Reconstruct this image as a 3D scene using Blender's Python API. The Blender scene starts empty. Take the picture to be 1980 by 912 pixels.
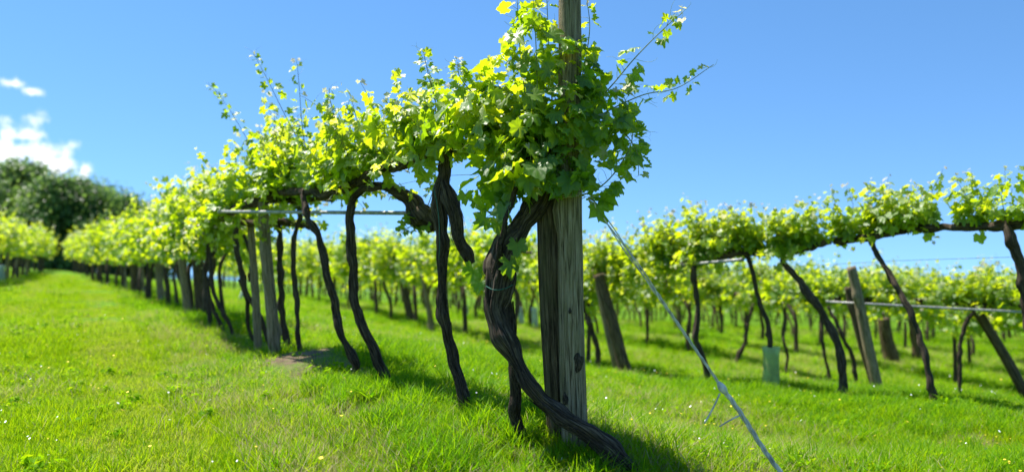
import bpy, math, random
import numpy as np
from mathutils import Vector, Matrix

# ------------------------------------------------------------------ camera, sky, sun, exposure
SC = bpy.context.scene
COL = SC.collection
FPX, CX, HY, CZ = 1450.0, 990.0, 525.0, 1.5      # focal length and horizon on the 1980-wide frame, eye height
cam_d = bpy.data.cameras.new('camera')
cam = bpy.data.objects.new('camera', cam_d); COL.objects.link(cam)
cam.location = (0, 0, CZ); cam.rotation_euler = (math.radians(90), 0, 0)
cam_d.sensor_width = 36.0; cam_d.lens = FPX / 1980 * 36.0
cam_d.shift_y = (HY - 456) / 1980.0
cam_d.clip_start = 0.05; cam_d.clip_end = 20000
cam_d.dof.use_dof = True; cam_d.dof.focus_distance = 5.6; cam_d.dof.aperture_fstop = 0.78
SC.camera = cam

SUN_DIR = Vector((-0.38, 0.20, 1.0)).normalized()       # towards the sun
elev = math.asin(SUN_DIR.z); azim = math.atan2(SUN_DIR.x, SUN_DIR.y)
world = bpy.data.worlds.new('World'); SC.world = world; world.use_nodes = True
wt = world.node_tree; wt.nodes.clear()
def wn(t, **kw):
    n = wt.nodes.new(t)
    for k, v in kw.items(): setattr(n, k, v)
    return n
w_out = wn('ShaderNodeOutputWorld'); bg = wn('ShaderNodeBackground'); sky = wn('ShaderNodeTexSky')
sky.sky_type = 'NISHITA'; sky.sun_disc = False
sky.sun_elevation = elev; sky.sun_rotation = azim
sky.altitude = 2000; sky.air_density = 1.0; sky.dust_density = 0.0; sky.ozone_density = 3.0
bg.inputs['Strength'].default_value = 0.128
sun_d = bpy.data.lights.new('sun', 'SUN'); sun_d.energy = 5.0; sun_d.angle = math.radians(0.5); sun_d.color = (1.0, 0.95, 0.86)
sun = bpy.data.objects.new('sun', sun_d); COL.objects.link(sun)
sun.rotation_euler = (-SUN_DIR).to_track_quat('-Z', 'Y').to_euler(); sun.location = (0, 0, 30)
SC.view_settings.view_transform = 'Standard'; SC.view_settings.look = 'None'
SC.view_settings.gamma = 1.0; SC.view_settings.exposure = 1.0
SC.cycles.max_bounces = 8; SC.cycles.transmission_bounces = 6; SC.cycles.diffuse_bounces = 4
SC.cycles.sample_clamp_indirect = 6.0

# clouds: fair-weather cumulus scattered low round the whole sky, as those in view
tc = wn('ShaderNodeTexCoord')
lift = wn('ShaderNodeVectorMath', operation='ADD'); lift.inputs[1].default_value = (0, 0, 0.16)   # deep clear sky: little whitening at the horizon
wt.links.new(tc.outputs['Generated'], lift.inputs[0]); wt.links.new(lift.outputs[0], sky.inputs['Vector'])
def wmath(op, a, b=None):
    n = wn('ShaderNodeMath', operation=op)
    for i, v in enumerate((a, b)):
        if v is None: continue
        if isinstance(v, (int, float)): n.inputs[i].default_value = v
        else: wt.links.new(v, n.inputs[i])
    return n.outputs[0]
nz = wn('ShaderNodeTexNoise'); nz.inputs['Scale'].default_value = 22; nz.inputs['Detail'].default_value = 9; nz.inputs['Roughness'].default_value = 0.62
wt.links.new(tc.outputs['Generated'], nz.inputs['Vector'])
def sdir(px, py): return Vector(((px - CX) / FPX, 1, (HY - py) / FPX)).normalized()
cl = [(sdir(-40, 300), .080, .052), (sdir(60, 305), .052, .037), (sdir(125, 325), .036, .026), (sdir(165, 326), .012, .016), (sdir(25, 162), .022, .008), (sdir(58, 175), .014, .007), (sdir(30, 262), .05, .012)]
rc = random.Random(4)
for i in range(16):      # the rest of the horizon, outside the picture
    a = math.radians(60 + i * 14.5); e = math.radians(rc.uniform(4, 13))
    cl.append((Vector((math.sin(a) * math.cos(e), math.cos(a) * math.cos(e), math.sin(e))), rc.uniform(.05, .12), rc.uniform(.02, .05)))
cover = None
for d, rx, rz in cl:
    side = Vector((d.y, -d.x, 0)).normalized(); up = side.cross(d)
    def dotn(v):
        n = wn('ShaderNodeVectorMath', operation='DOT_PRODUCT'); wt.links.new(tc.outputs['Generated'], n.inputs[0]); n.inputs[1].default_value = v
        return n.outputs['Value']
    a = wmath('DIVIDE', dotn(side), rx); b = wmath('DIVIDE', dotn(up), rz)
    r2 = wmath('ADD', wmath('MULTIPLY', a, a), wmath('MULTIPLY', b, b))
    front = wmath('GREATER_THAN', dotn(d), 0.5)
    m = wmath('MULTIPLY', wmath('SUBTRACT', 1.0, wmath('SQRT', r2)), front)
    m = wmath('SUBTRACT', m, wmath('SUBTRACT', 1.0, front))
    cover = m if cover is None else wmath('MAXIMUM', cover, m)
dens = wmath('ADD', cover, wmath('MULTIPLY', wmath('SUBTRACT', nz.outputs['Fac'], 0.53), 4.2))
cr = wn('ShaderNodeMapRange'); cr.interpolation_type = 'SMOOTHSTEP'
cr.inputs['From Min'].default_value = 0.05; cr.inputs['From Max'].default_value = 0.95
wt.links.new(dens, cr.inputs['Value'])
mixc = wn('ShaderNodeMix', data_type='RGBA')
wt.links.new(cr.outputs[0], mixc.inputs[0]); wt.links.new(sky.outputs[0], mixc.inputs[6]); mixc.inputs[7].default_value = (6.0, 6.1, 6.3, 1)
hsv = wn('ShaderNodeHueSaturation'); hsv.inputs['Hue'].default_value = 0.495; hsv.inputs['Saturation'].default_value = 1.15; hsv.inputs['Value'].default_value = 1.0
wt.links.new(sky.outputs[0], hsv.inputs['Color']); wt.links.new(hsv.outputs[0], mixc.inputs[6])
wt.links.new(mixc.outputs[2], bg.inputs['Color']); wt.links.new(bg.outputs[0], w_out.inputs[0])

# ------------------------------------------------------------------ helpers
RNG = np.random.default_rng(7)
random.seed(7)
def P(px, py, Y): return np.array([(px - CX) / FPX * Y, Y, CZ + (HY - py) / FPX * Y])

def link(o, parent=None):
    COL.objects.link(o)
    if parent is not None: o.parent = parent
    return o
def empty(name, loc, label=None, cat=None, group=None):
    o = bpy.data.objects.new(name, None); o.empty_display_size = 0.1
    o.location = tuple(loc); COL.objects.link(o)
    tag(o, label, cat, group); return o
def tag(o, label=None, cat=None, group=None, kind=None):
    if label: o['label'] = label
    if cat: o['category'] = cat
    if group: o['group'] = group
    if kind: o['kind'] = kind
    return o
def mesh(name, V, F, mat, uv=None, tint=None, smooth=True):
    """V (n,3); F list of int arrays, each (m,k)"""
    me = bpy.data.meshes.new(name)
    V = np.asarray(V, np.float32)
    if not isinstance(F, (list, tuple)): F = [F]
    F = [np.asarray(f, np.int32) for f in F if len(f)]
    me.vertices.add(len(V)); me.vertices.foreach_set('co', V.ravel())
    idx = np.concatenate([f.ravel() for f in F])
    tot = np.concatenate([np.full(len(f), f.shape[1], np.int32) for f in F])
    st = np.concatenate([[0], np.cumsum(tot)[:-1]]).astype(np.int32)
    me.loops.add(len(idx)); me.loops.foreach_set('vertex_index', idx)
    me.polygons.add(len(tot)); me.polygons.foreach_set('loop_start', st); me.polygons.foreach_set('loop_total', tot)
    me.polygons.foreach_set('use_smooth', np.full(len(tot), smooth))
    if uv is not None:
        l = me.uv_layers.new(name='UVMap'); l.data.foreach_set('uv', np.asarray(uv, np.float32)[idx].ravel())
    if tint is not None:
        a = me.attributes.new('tint', 'FLOAT', 'POINT'); a.data.foreach_set('value', np.asarray(tint, np.float32))
    me.update(calc_edges=True); me.validate()
    if mat: me.materials.append(mat)
    return me
def obj(name, me, parent=None, loc=None):
    o = bpy.data.objects.new(name, me); link(o, parent)
    if loc is not None: o.location = tuple(loc)
    return o

def spline(pts, n):
    """Catmull-Rom through rows of pts (any columns), n samples"""
    p = np.asarray(pts, float); p = np.vstack([2 * p[0] - p[1], p, 2 * p[-1] - p[-2]])
    t = np.linspace(0, len(p) - 3 - 1e-6, n); i = t.astype(int); f = (t - i)[:, None]
    a, b, c, d = p[i], p[i + 1], p[i + 2], p[i + 3]
    return 0.5 * (2 * b + (c - a) * f + (2 * a - 5 * b + 4 * c - d) * f ** 2 + (3 * b - a - 3 * c + d) * f ** 3)
def unit(v): v = np.asarray(v, float); return v / (np.linalg.norm(v, axis=-1, keepdims=True) + 1e-12)
def tube(path, rad, sides=10, rough=0.0, ridges=0, twist=0.0, rng=None, caps=True, knobs=0):
    """V, F(list), uv of a tube with an uneven, ridged skin"""
    rng = rng or RNG
    path = np.asarray(path, float); n = len(path); rad = np.broadcast_to(np.asarray(rad, float), (n,))
    T = unit(np.gradient(path, axis=0)); N = np.zeros_like(T)
    a = np.cross(T[0], [0.3, 1, 0.2]); N[0] = unit(a)
    for i in range(1, n): N[i] = unit(N[i - 1] - T[i] * np.dot(N[i - 1], T[i]))
    B = np.cross(T, N)
    s = np.concatenate([[0], np.cumsum(np.linalg.norm(np.diff(path, axis=0), axis=1))])
    th = np.linspace(0, 2 * np.pi, sides + 1)
    TH, S = np.meshgrid(th, s)
    R = np.ones_like(TH) * rad[:, None]
    f = np.zeros_like(TH)
    if rough:
        for k in range(7):
            m = rng.integers(1, 5); q = rng.uniform(1, 14); ph = rng.uniform(0, 6.28, 2)
            f += np.sin(m * TH + ph[0] + 1.3 * np.sin(q * S * .6)) * np.sin(q * S + ph[1] + m * .5 * np.sin(2 * TH)) * rng.uniform(.3, 1) / 2.6
        f *= rough
    if ridges:
        ph = rng.uniform(0, 6.28, 3)
        g = np.abs(np.sin(ridges * .5 * (TH + twist * S) + .8 * np.sin(3 * S + ph[0]) + ph[1])) - .55
        g2 = np.sin((ridges + 3) * (TH + twist * S) + 2.2 * np.sin(5.1 * S + ph[2]))
        g3 = np.abs(np.sin((ridges * .8 + 2) * (TH + .7 * twist * S) + 1.7 * np.sin(2.3 * S + ph[1]) + ph[2])) - .6
        f += (.13 * g + .08 * g2 + .14 * g3) * (1.0 if sides > 20 else .7)
    for k in range(knobs):
        s0 = rng.uniform(.05, .95) * s[-1]; t0 = rng.uniform(0, 6.28); w = rng.uniform(.8, 1.6) * rad.mean()
        dth = np.angle(np.exp(1j * (TH - t0)))
        f += rng.uniform(.2, .5) * np.exp(-((S - s0) / w) ** 2 - (dth / .7) ** 2)
    f[:, -1] = f[:, 0]
    R = R * (1 + f)
    V = path[:, None] + R[..., None] * (np.cos(TH)[..., None] * N[:, None] + np.sin(TH)[..., None] * B[:, None])
    uv = np.stack([TH / 6.2832, S], -1)
    m = sides + 1
    i = np.arange(n - 1)[:, None] * m + np.arange(sides)[None]
    F = [np.stack([i, i + 1, i + m + 1, i + m], -1).reshape(-1, 4)]
    V = V.reshape(-1, 3); uv = uv.reshape(-1, 2)
    if caps:
        k = len(V); V = np.vstack([V, path[0], path[-1]]); uv = np.vstack([uv, [0, 0], [0, s[-1]]])
        j = np.arange(sides)
        F.append(np.stack([np.full(sides, k), j + 1, j], -1)); e = (n - 1) * m
        F.append(np.stack([np.full(sides, k + 1), e + j, e + j + 1], -1))
    return V, F, uv
def join(parts):
    Vs, Fs, Us, off = [], {}, [], 0
    for V, F, U in parts:
        Vs.append(V); Us.append(U)
        for f in F: Fs.setdefault(f.shape[1], []).append(f + off)
        off += len(V)
    return np.vstack(Vs), [np.vstack(v) for v in Fs.values()], np.vstack(Us)

# ------------------------------------------------------------------ materials
def material(name):
    m = bpy.data.materials.new(name); m.use_nodes = True
    nt = m.node_tree; nt.nodes.clear(); out = nt.nodes.new('ShaderNodeOutputMaterial')
    return m, nt, out
def N(nt, t, ins=None, **kw):
    n = nt.nodes.new(t)
    for k, v in kw.items(): setattr(n, k, v)
    for k, v in (ins or {}).items():
        if hasattr(v, 'is_output'): nt.links.new(v, n.inputs[k])
        else: n.inputs[k].default_value = v
    return n
def ramp(nt, fac, stops):
    r = nt.nodes.new('ShaderNodeValToRGB'); nt.links.new(fac, r.inputs[0])
    e = r.color_ramp.elements
    while len(e) < len(stops): e.new(0.5)
    for q, (p, c) in zip(e, stops): q.position = p; q.color = (*c, 1)
    return r.outputs[0]

def leaf_material(name, stops_d, stops_t, gloss=0.10, rough=0.38, trans=0.5):
    m, nt, out = material(name)
    at = N(nt, 'ShaderNodeAttribute', attribute_name='tint')
    oi = N(nt, 'ShaderNodeObjectInfo')
    r = N(nt, 'ShaderNodeMath', {0: oi.outputs['Random'], 1: 0.12}, operation='MULTIPLY')
    f = N(nt, 'ShaderNodeMath', {0: at.outputs['Fac'], 1: r.outputs[0]}, operation='ADD')
    cd = ramp(nt, f.outputs[0], stops_d); ct = ramp(nt, f.outputs[0], stops_t)
    geo = N(nt, 'ShaderNodeNewGeometry')
    nz = N(nt, 'ShaderNodeTexNoise', {'Vector': geo.outputs['Position'], 'Scale': 60.0, 'Detail': 2.0})
    bp = N(nt, 'ShaderNodeBump', {'Height': nz.outputs['Fac'], 'Strength': 0.25, 'Distance': 0.01})
    d = N(nt, 'ShaderNodeBsdfDiffuse', {'Color': cd, 'Normal': bp.outputs[0]})
    t = N(nt, 'ShaderNodeBsdfTranslucent', {'Color': ct})
    mx = N(nt, 'ShaderNodeMixShader', {0: trans, 1: d.outputs[0], 2: t.outputs[0]})
    g = N(nt, 'ShaderNodeBsdfGlossy', {'Color': (1, 1, 1, 1), 'Roughness': rough, 'Normal': bp.outputs[0]})
    fr = N(nt, 'ShaderNodeFresnel', {'IOR': 1.40})
    fm0 = N(nt, 'ShaderNodeMath', {0: fr.outputs[0], 1: gloss * 10}, operation='MULTIPLY')
    fm = N(nt, 'ShaderNodeMath', {0: fm0.outputs[0], 1: gloss}, operation='MINIMUM')
    mg = N(nt, 'ShaderNodeMixShader', {0: fm.outputs[0], 1: mx.outputs[0], 2: g.outputs[0]})
    nt.links.new(mg.outputs[0], out.inputs[0]); return m
M = {}
# tint 0 = old dark leaf, 1 = pale woolly shoot tip
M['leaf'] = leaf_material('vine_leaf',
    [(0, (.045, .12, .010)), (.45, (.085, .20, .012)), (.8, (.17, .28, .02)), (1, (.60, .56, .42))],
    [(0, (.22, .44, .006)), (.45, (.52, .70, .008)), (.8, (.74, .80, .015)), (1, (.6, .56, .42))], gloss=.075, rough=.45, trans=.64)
M['grass'] = leaf_material('grass_blade',
    [(0, (.03, .12, .004)), (.4, (.115, .25, .004)), (.75, (.23, .345, .005)), (1, (.42, .36, .20))],
    [(0, (.10, .38, .004)), (.4, (.37, .66, .004)), (.75, (.56, .70, .005)), (1, (.42, .36, .18))], gloss=.006, rough=.45, trans=.45)
M['tree'] = leaf_material('tree_leaf',
    [(0, (.03, .075, .02)), (.5, (.075, .15, .04)), (1, (.15, .24, .06))],
    [(0, (.14, .28, .05)), (.5, (.28, .46, .08)), (1, (.42, .60, .10))], gloss=.05, trans=.5)

def wood_material(name, dark, mid, light, moss=(.2, .2, .12), vs=1.0, bump=.6, mossamt=0.35, red=None):
    m, nt, out = material(name)
    uv = N(nt, 'ShaderNodeUVMap', uv_map='UVMap')
    oi = N(nt, 'ShaderNodeObjectInfo')
    ad = N(nt, 'ShaderNodeVectorMath', {0: uv.outputs[0], 1: oi.outputs['Random']}, operation='ADD')
    mp = N(nt, 'ShaderNodeMapping', {'Vector': ad.outputs[0], 'Scale': (30, 2.2 * vs, 1)})
    n1 = N(nt, 'ShaderNodeTexNoise', {'Vector': mp.outputs[0], 'Scale': 1.6, 'Detail': 6.0, 'Roughness': .65, 'Distortion': .6})
    mp2 = N(nt, 'ShaderNodeMapping', {'Vector': ad.outputs[0], 'Scale': (5, 3.0, 1)})
    n2 = N(nt, 'ShaderNodeTexNoise', {'Vector': mp2.outputs[0], 'Scale': 1.5, 'Detail': 5.0, 'Roughness': .6})
    c = ramp(nt, n1.outputs['Fac'], [(.36, dark), (.47, mid), (.66, light)])
    r2 = N(nt, 'ShaderNodeMapRange', {'Value': n2.outputs['Fac'], 'From Min': .45, 'From Max': .7, 'To Max': mossamt})
    mx = N(nt, 'ShaderNodeMix', {0: r2.outputs[0], 6: c, 7: (*moss, 1)}, data_type='RGBA')
    hb = N(nt, 'ShaderNodeMath', {0: n1.outputs['Fac'], 1: n2.outputs['Fac']}, operation='ADD')
    bp = N(nt, 'ShaderNodeBump', {'Height': hb.outputs[0], 'Strength': bump, 'Distance': .02})
    p = N(nt, 'ShaderNodeBsdfPrincipled', {'Base Color': mx.outputs[2], 'Roughness': .88, 'Normal': bp.outputs[0]})
    p.inputs['Specular IOR Level'].default_value = .2
    nt.links.new(p.outputs[0], out.inputs[0]); return m
M['bark'] = wood_material('vine_bark', (.007, .005, .003), (.040, .027, .018), (.20, .15, .105), (.09, .075, .045), vs=1.6, bump=1.0, mossamt=.3)
M['post'] = wood_material('weathered_post', (.030, .020, .011), (.24, .18, .105), (.42, .34, .235), (.17, .145, .065), bump=1.0, mossamt=.6)
M['post_dark'] = wood_material('brown_post', (.018, .012, .007), (.08, .053, .029), (.24, .175, .105), (.12, .11, .05), bump=1.0, mossamt=.5)
M['cane'] = wood_material('green_cane', (.09, .13, .03), (.17, .22, .05), (.26, .24, .09), (.2, .12, .06), bump=.1)
M['tree_bark'] = wood_material('tree_bark', (.02, .017, .014), (.05, .042, .035), (.09, .08, .06), bump=.5)
def simple(name, col, rough=.5, metal=0.0, noise=0.15, spec=.5):
    m, nt, out = material(name)
    geo = N(nt, 'ShaderNodeNewGeometry')
    nz = N(nt, 'ShaderNodeTexNoise', {'Vector': geo.outputs['Position'], 'Scale': 18.0, 'Detail': 5.0})
    c = ramp(nt, nz.outputs['Fac'], [(.3, tuple(v * (1 - noise * 2) for v in col)), (.7, col)])
    p = N(nt, 'ShaderNodeBsdfPrincipled', {'Base Color': c, 'Roughness': rough, 'Metallic': metal})
    p.inputs['Specular IOR Level'].default_value = spec
    nt.links.new(p.outputs[0], out.inputs[0]); return m
M['galv'] = simple('galvanised_steel', (.42, .42, .41), .55, .3, .3)
M['cable'] = simple('weathered_steel_cable', (.80, .72, .60), .7, .0, .35)
M['twine'] = simple('green_twine', (.02, .14, .10), .7)
M['tendril'] = simple('tendril_stem', (.45, .50, .16), .6)
M['petal'] = simple('white_petal', (.8, .8, .76), .7, noise=.03)
M['yellow_petal'] = simple('yellow_petal', (.75, .55, .03), .7, noise=.05)
def guard_material(name, col, tr):
    m, nt, out = material(name)
    geo = N(nt, 'ShaderNodeNewGeometry')
    nz = N(nt, 'ShaderNodeTexNoise', {'Vector': geo.outputs['Position'], 'Scale': 9.0, 'Detail': 4.0})
    c = ramp(nt, nz.outputs['Fac'], [(.3, tuple(v * .75 for v in col)), (.7, col)])
    d = N(nt, 'ShaderNodeBsdfPrincipled', {'Base Color': c, 'Roughness': .6})
    d.inputs['Specular IOR Level'].default_value = .15
    t = N(nt, 'ShaderNodeBsdfTranslucent', {'Color': c})
    mx = N(nt, 'ShaderNodeMixShader', {0: tr, 1: d.outputs[0], 2: t.outputs[0]})
    nt.links.new(mx.outputs[0], out.inputs[0]); return m
M['guard_green'] = guard_material('green_tree_guard', (.82, .93, .50), .75)
M['guard_white'] = guard_material('pale_tree_guard', (.78, .86, .84), .5)
def ground_material():
    m, nt, out = material('grassy_ground')
    geo = N(nt, 'ShaderNodeNewGeometry')
    pos = geo.outputs['Position']
    n1 = N(nt, 'ShaderNodeTexNoise', {'Vector': pos, 'Scale': 0.55, 'Detail': 5.0, 'Roughness': .6})
    n2 = N(nt, 'ShaderNodeTexNoise', {'Vector': pos, 'Scale': 7.0, 'Detail': 8.0, 'Roughness': .75})
    n3 = N(nt, 'ShaderNodeTexNoise', {'Vector': pos, 'Scale': 1.1, 'Detail': 6.0, 'Roughness': .7})
    at = N(nt, 'ShaderNodeAttribute', attribute_name='tint')     # 1 = worked strip under the vines
    green = ramp(nt, n2.outputs['Fac'], [(.25, (.030, .10, .006)), (.5, (.07, .19, .007)), (.75, (.15, .28, .012))])
    yel = ramp(nt, n2.outputs['Fac'], [(.25, (.06, .13, .006)), (.5, (.13, .24, .01)), (.75, (.23, .31, .02))])
    g = N(nt, 'ShaderNodeMix', {0: n1.outputs['Fac'], 6: green, 7: yel}, data_type='RGBA')
    soil = ramp(nt, n2.outputs['Fac'], [(.3, (.07, .052, .032)), (.6, (.20, .15, .095)), (.85, (.34, .28, .19))])
    k = N(nt, 'ShaderNodeMath', {0: n3.outputs['Fac'], 1: at.outputs['Fac']}, operation='MULTIPLY')
    kr = N(nt, 'ShaderNodeMapRange', {'Value': k.outputs[0], 'From Min': .40, 'From Max': .58})
    mx = N(nt, 'ShaderNodeMix', {0: kr.outputs[0], 6: g.outputs[2], 7: soil}, data_type='RGBA')
    bp = N(nt, 'ShaderNodeBump', {'Height': n2.outputs['Fac'], 'Strength': .8, 'Distance': .08})
    p = N(nt, 'ShaderNodeBsdfPrincipled', {'Base Color': mx.outputs[2], 'Roughness': .95, 'Normal': bp.outputs[0]})
    p.inputs['Specular IOR Level'].default_value = .15
    nt.links.new(p.outputs[0], out.inputs[0]); return m
M['ground'] = ground_material()

# ------------------------------------------------------------------ terrain
DX = 0.572                                   # the rows run along (-DX, 1) in plan
ROW_A = {0: -3.7, 1: 2.66, 2: 10.8, 3: 15.82}
for k in range(4, 11): ROW_A[k] = 15.82 + 4.25 * (k - 3)
ctrl = [  # pixel x, pixel y, depth of points on the ground
    (1100, 876, 5.2), (1240, 925, 4.95), (905, 802, 6.2), (750, 756, 7.5), (685, 737, 8.2), (540, 696, 10.1), (583, 692, 10.0),
    (452, 654, 12.0), (364, 613, 16.5), (311, 583, 23), (230, 552, 34), (175, 532, 50), (130, 524, 62),
    (0, 546, 33), (70, 533, 45), (120, 523, 62), (20, 521, 75), (-150, 560, 25), (-500, 700, 9), (-200, 640, 14),
    (200, 700, 10.2), (50, 912, 5.0), (500, 912, 5.0), (300, 600, 20), (1000, 935, 4.7), (1600, 935, 5.1), (1980, 925, 5.4), (2500, 930, 6.5),
    (1810, 790, 9.5), (1630, 776, 10.7), (1490, 757, 11.6), (1370, 751, 12.2), (1215, 731, 14.2), (1155, 720, 15.4), (1010, 682, 18.5), (910, 656, 20.9), (840, 645, 22.5), (790, 626, 25.5), (700, 596, 33),
    (1860, 786, 13.5), (1700, 765, 13.4), (1600, 750, 15), (1520, 733, 16.2), (1430, 705, 18.1), (1290, 676, 20.5), (1035, 634, 26.7), (900, 614, 31),
    (1240, 640, 36), (1240, 622, 60), (1600, 648, 36), (1900, 668, 30), (1900, 628, 60), (2400, 690, 40), (2500, 800, 15),
    (800, 594, 45), (800, 586, 70), (1100, 612, 50), (550, 575, 45), (450, 590, 25), (620, 610, 25), (500, 568, 75), (1000, 592, 100), (1500, 600, 100), (2000, 606, 100), (700, 575, 100)]
cp = np.array([P(a, b, c) for a, b, c in ctrl])
extra = [(-4, 0, .12), (4, 0, -.05), (0, 2.5, .10), (2.2, 3.6, .0), (-2, 3.2, .12), (.9, 4.0, .06), (3.5, 4.4, -.08), (-4, 3.5, .2), (1.6, 4.7, .0), (2.8, 6.2, -.15), (1.3, 6.3, .06), (0, -12, .1), (-30, 0, .9), (30, 0, -2.2), (12, 3, -.5),
         (-45, 75, 1.6), (-60, 90, 1.8), (-80, 60, 2.5), (-55, 140, 0), (-120, 120, 1), (0, 160, -4), (120, 130, -6.5), (150, 60, -7), (-40, 220, -8), (0, 300, -9), (150, 250, -11), (-200, 200, -4), (200, 0, -14), (-200, 0, 6)]
cp = np.vstack([cp, extra])
CC = 1.6
def _phi(a, b): return np.sqrt(((a[:, None, :2] - b[None, :, :2]) ** 2).sum(-1) + CC * CC)
_w = np.linalg.solve(_phi(cp, cp) + 1e-3 * np.eye(len(cp)), cp[:, 2] - .3)
def height(x, y):
    x = np.atleast_1d(np.asarray(x, float)); y = np.atleast_1d(np.asarray(y, float))
    q = np.stack([x.ravel(), y.ravel()], -1); out = np.empty(len(q))
    for i in range(0, len(q), 20000): out[i:i + 20000] = _phi(q[i:i + 20000], cp) @ _w + .3
    return out.reshape(x.shape)
def H(x, y): return float(height([x], [y])[0])
def row_x(k, y): return ROW_A[k] - DX * y - (.07 * max(0, y - 15) if k == 1 else 0) + (.02 * max(0, y - 25) if k == 0 else 0)
def rowness(x, y):
    """1 on the strip under a row of vines, 0 in the lanes"""
    a = x + DX * y; r = np.zeros_like(a)
    for k, v in ROW_A.items():
        v2 = v if k != 1 else v + .25 * np.clip((9 - y) / 4, 0, 1)
        r = np.maximum(r, np.exp(-((a - v2) / 0.85) ** 2))
    return r
SPOTS = [P(*v) for v in ((690, 822, 6.3), (595, 790, 6.9), (680, 738, 8.4), (1900, 842, 7.4), (1820, 835, 7.5), (560, 705, 9.9), (420, 640, 13), (1560, 735, 13))]
def spot_mask(x, y): return np.clip(sum(np.exp(-((x - v[0]) / .5) ** 2 - ((y - v[1]) / .7) ** 2) for v in SPOTS), 0, 1)
def warp(n, lo, hi, c, k):
    t = np.linspace(-1, 1, n); v = np.sinh(k * t) / np.sinh(k)
    return np.where(v < 0, c + v * (c - lo), c + v * (hi - c))
gx = warp(241, -420, 420, -1, 5.2); gy = warp(241, -60, 420, 9, 4.6)
GX, GY = np.meshgrid(gx, gy)
GZ = height(GX, GY)
rr = np.random.default_rng(3)
for k in range(24):
    f = rr.uniform(.4, 2.6); a = rr.uniform(0, 6.28)
    GZ += .012 / f ** .5 * np.sin(f * (GX * math.cos(a) + GY * math.sin(a)) + rr.uniform(0, 6.28))
far = np.clip((np.hypot(GX, GY) - 150) / 200, 0, 1)
GZ -= far * 25
i = (np.arange(240)[:, None] * 241 + np.arange(240)[None])
gme = mesh('ground', np.stack([GX, GY, GZ], -1).reshape(-1, 3), np.stack([i, i + 1, i + 242, i + 241], -1).reshape(-1, 4), M['ground'], tint=(.35 + .5 * rowness(GX, GY) * (GX * 1450 / np.maximum(GY, 1) + 990 < 1130) + 1.3 * spot_mask(GX, GY)).ravel())
tag(obj('ground', gme), kind='structure')
# added water sheet far below; its sky reflection stands in for blue gaps
m_w, nt, out = material('added_far_water')
geo = N(nt, 'ShaderNodeNewGeometry')
nzw = N(nt, 'ShaderNodeTexNoise', {'Vector': geo.outputs['Position'], 'Scale': .05, 'Detail': 6.0})
bpw = N(nt, 'ShaderNodeBump', {'Height': nzw.outputs['Fac'], 'Strength': .3, 'Distance': 2.0})
pw = N(nt, 'ShaderNodeBsdfPrincipled', {'Base Color': (.05, .12, .16, 1), 'Roughness': .25, 'Normal': bpw.outputs[0]})
nt.links.new(pw.outputs[0], out.inputs[0])
n = 48; a = np.linspace(0, 2 * np.pi, n, endpoint=False)
wv = np.stack([15000 * np.cos(a), 15000 * np.sin(a), np.full(n, -52.0)], -1)
tag(obj('added_water', mesh('added_water', wv, [np.arange(n)[None]], m_w, smooth=False)), kind='structure')

# ------------------------------------------------------------------ vine leaves
def leaf_outline(rng, detail):
    """five-lobed, toothed outline, petiole at the origin, tip along +y, about 1 wide"""
    lob = [(-152, .44), (-122, .54), (-96, .46), (-60, .63), (-33, .52), (0, .70), (33, .52), (60, .63), (96, .46), (122, .54), (152, .44)]
    if detail == 0: lob = [(-140, .5), (-62, .62), (-32, .55), (0, .70), (32, .55), (62, .62), (140, .5)]
    pts = [(0, .0)] if detail == 0 else [(0, .02)]
    dep = rng.uniform(.85, 1.3)
    for j, (ang, r) in enumerate(lob):
        if ang in (-96, -33, 33, 96): r *= 1 + (1 - dep) * .8
        a = math.radians(ang + rng.uniform(-5, 5)); r *= rng.uniform(.92, 1.08)
        pts.append((math.sin(a) * r, math.cos(a) * r + .12))
        if detail == 2 and j < len(lob) - 1:
            a2, r2 = lob[j + 1]; am = math.radians((ang + a2) / 2 + rng.uniform(-4, 4)); rm = (r + r2) / 2 * rng.uniform(1.02, 1.16)
            an = math.radians(ang * .72 + a2 * .28); rn = (r * .72 + r2 * .28) * .93
            pts.append((math.sin(an) * rn, math.cos(an) * rn + .12)); pts.append((math.sin(am) * rm, math.cos(am) * rm + .12))
    return np.array(pts)
def leaf_template(seed, detail):
    rng = np.random.default_rng(seed); o = leaf_outline(rng, detail); n = len(o)
    c = np.array([[0, .14]])
    if detail == 2:
        mid = c + (o - c) * .55; xy = np.vstack([c, mid, o])
    else: xy = np.vstack([c, o])
    x, y = xy.T
    fold = rng.uniform(.05, .55); curl = rng.uniform(.1, .8); wav = rng.uniform(.02, .10)
    z = fold * np.abs(x) - curl * (x ** 2 + np.maximum(y, 0) ** 2 * .8) + wav * np.sin(9 * np.arctan2(x, y)) * np.hypot(x, y) * 2
    V = np.stack([x, y, z], -1)
    F = []
    k = np.arange(n); k2 = (k + 1) % n
    if detail == 2:
        F.append(np.stack([np.zeros(n, int), 1 + k2, 1 + k], -1))
        q = np.stack([1 + k, 1 + k2, 1 + n + k2, 1 + n + k], -1); F.append(q[:, [0, 1, 2]]); F.append(q[:, [0, 2, 3]])
    else: F.append(np.stack([np.zeros(n, int), 1 + k2, 1 + k], -1))
    F = np.vstack(F)
    if detail == 2:      # petiole
        b = len(V); pl = rng.uniform(.35, .6)
        V = np.vstack([V, [[-.012, .10, 0], [.012, .10, 0], [-.014, -pl, -pl * .5], [.014, -pl, -pl * .5]]])
        F = np.vstack([F, [[b, b + 2, b + 3], [b, b + 3, b + 1]]])
    return V, F
TPL = {d: [leaf_template(100 * d + s, d) for s in range(n)] for d, n in ((2, 7), (1, 6), (0, 4))}
NT = 5
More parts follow.
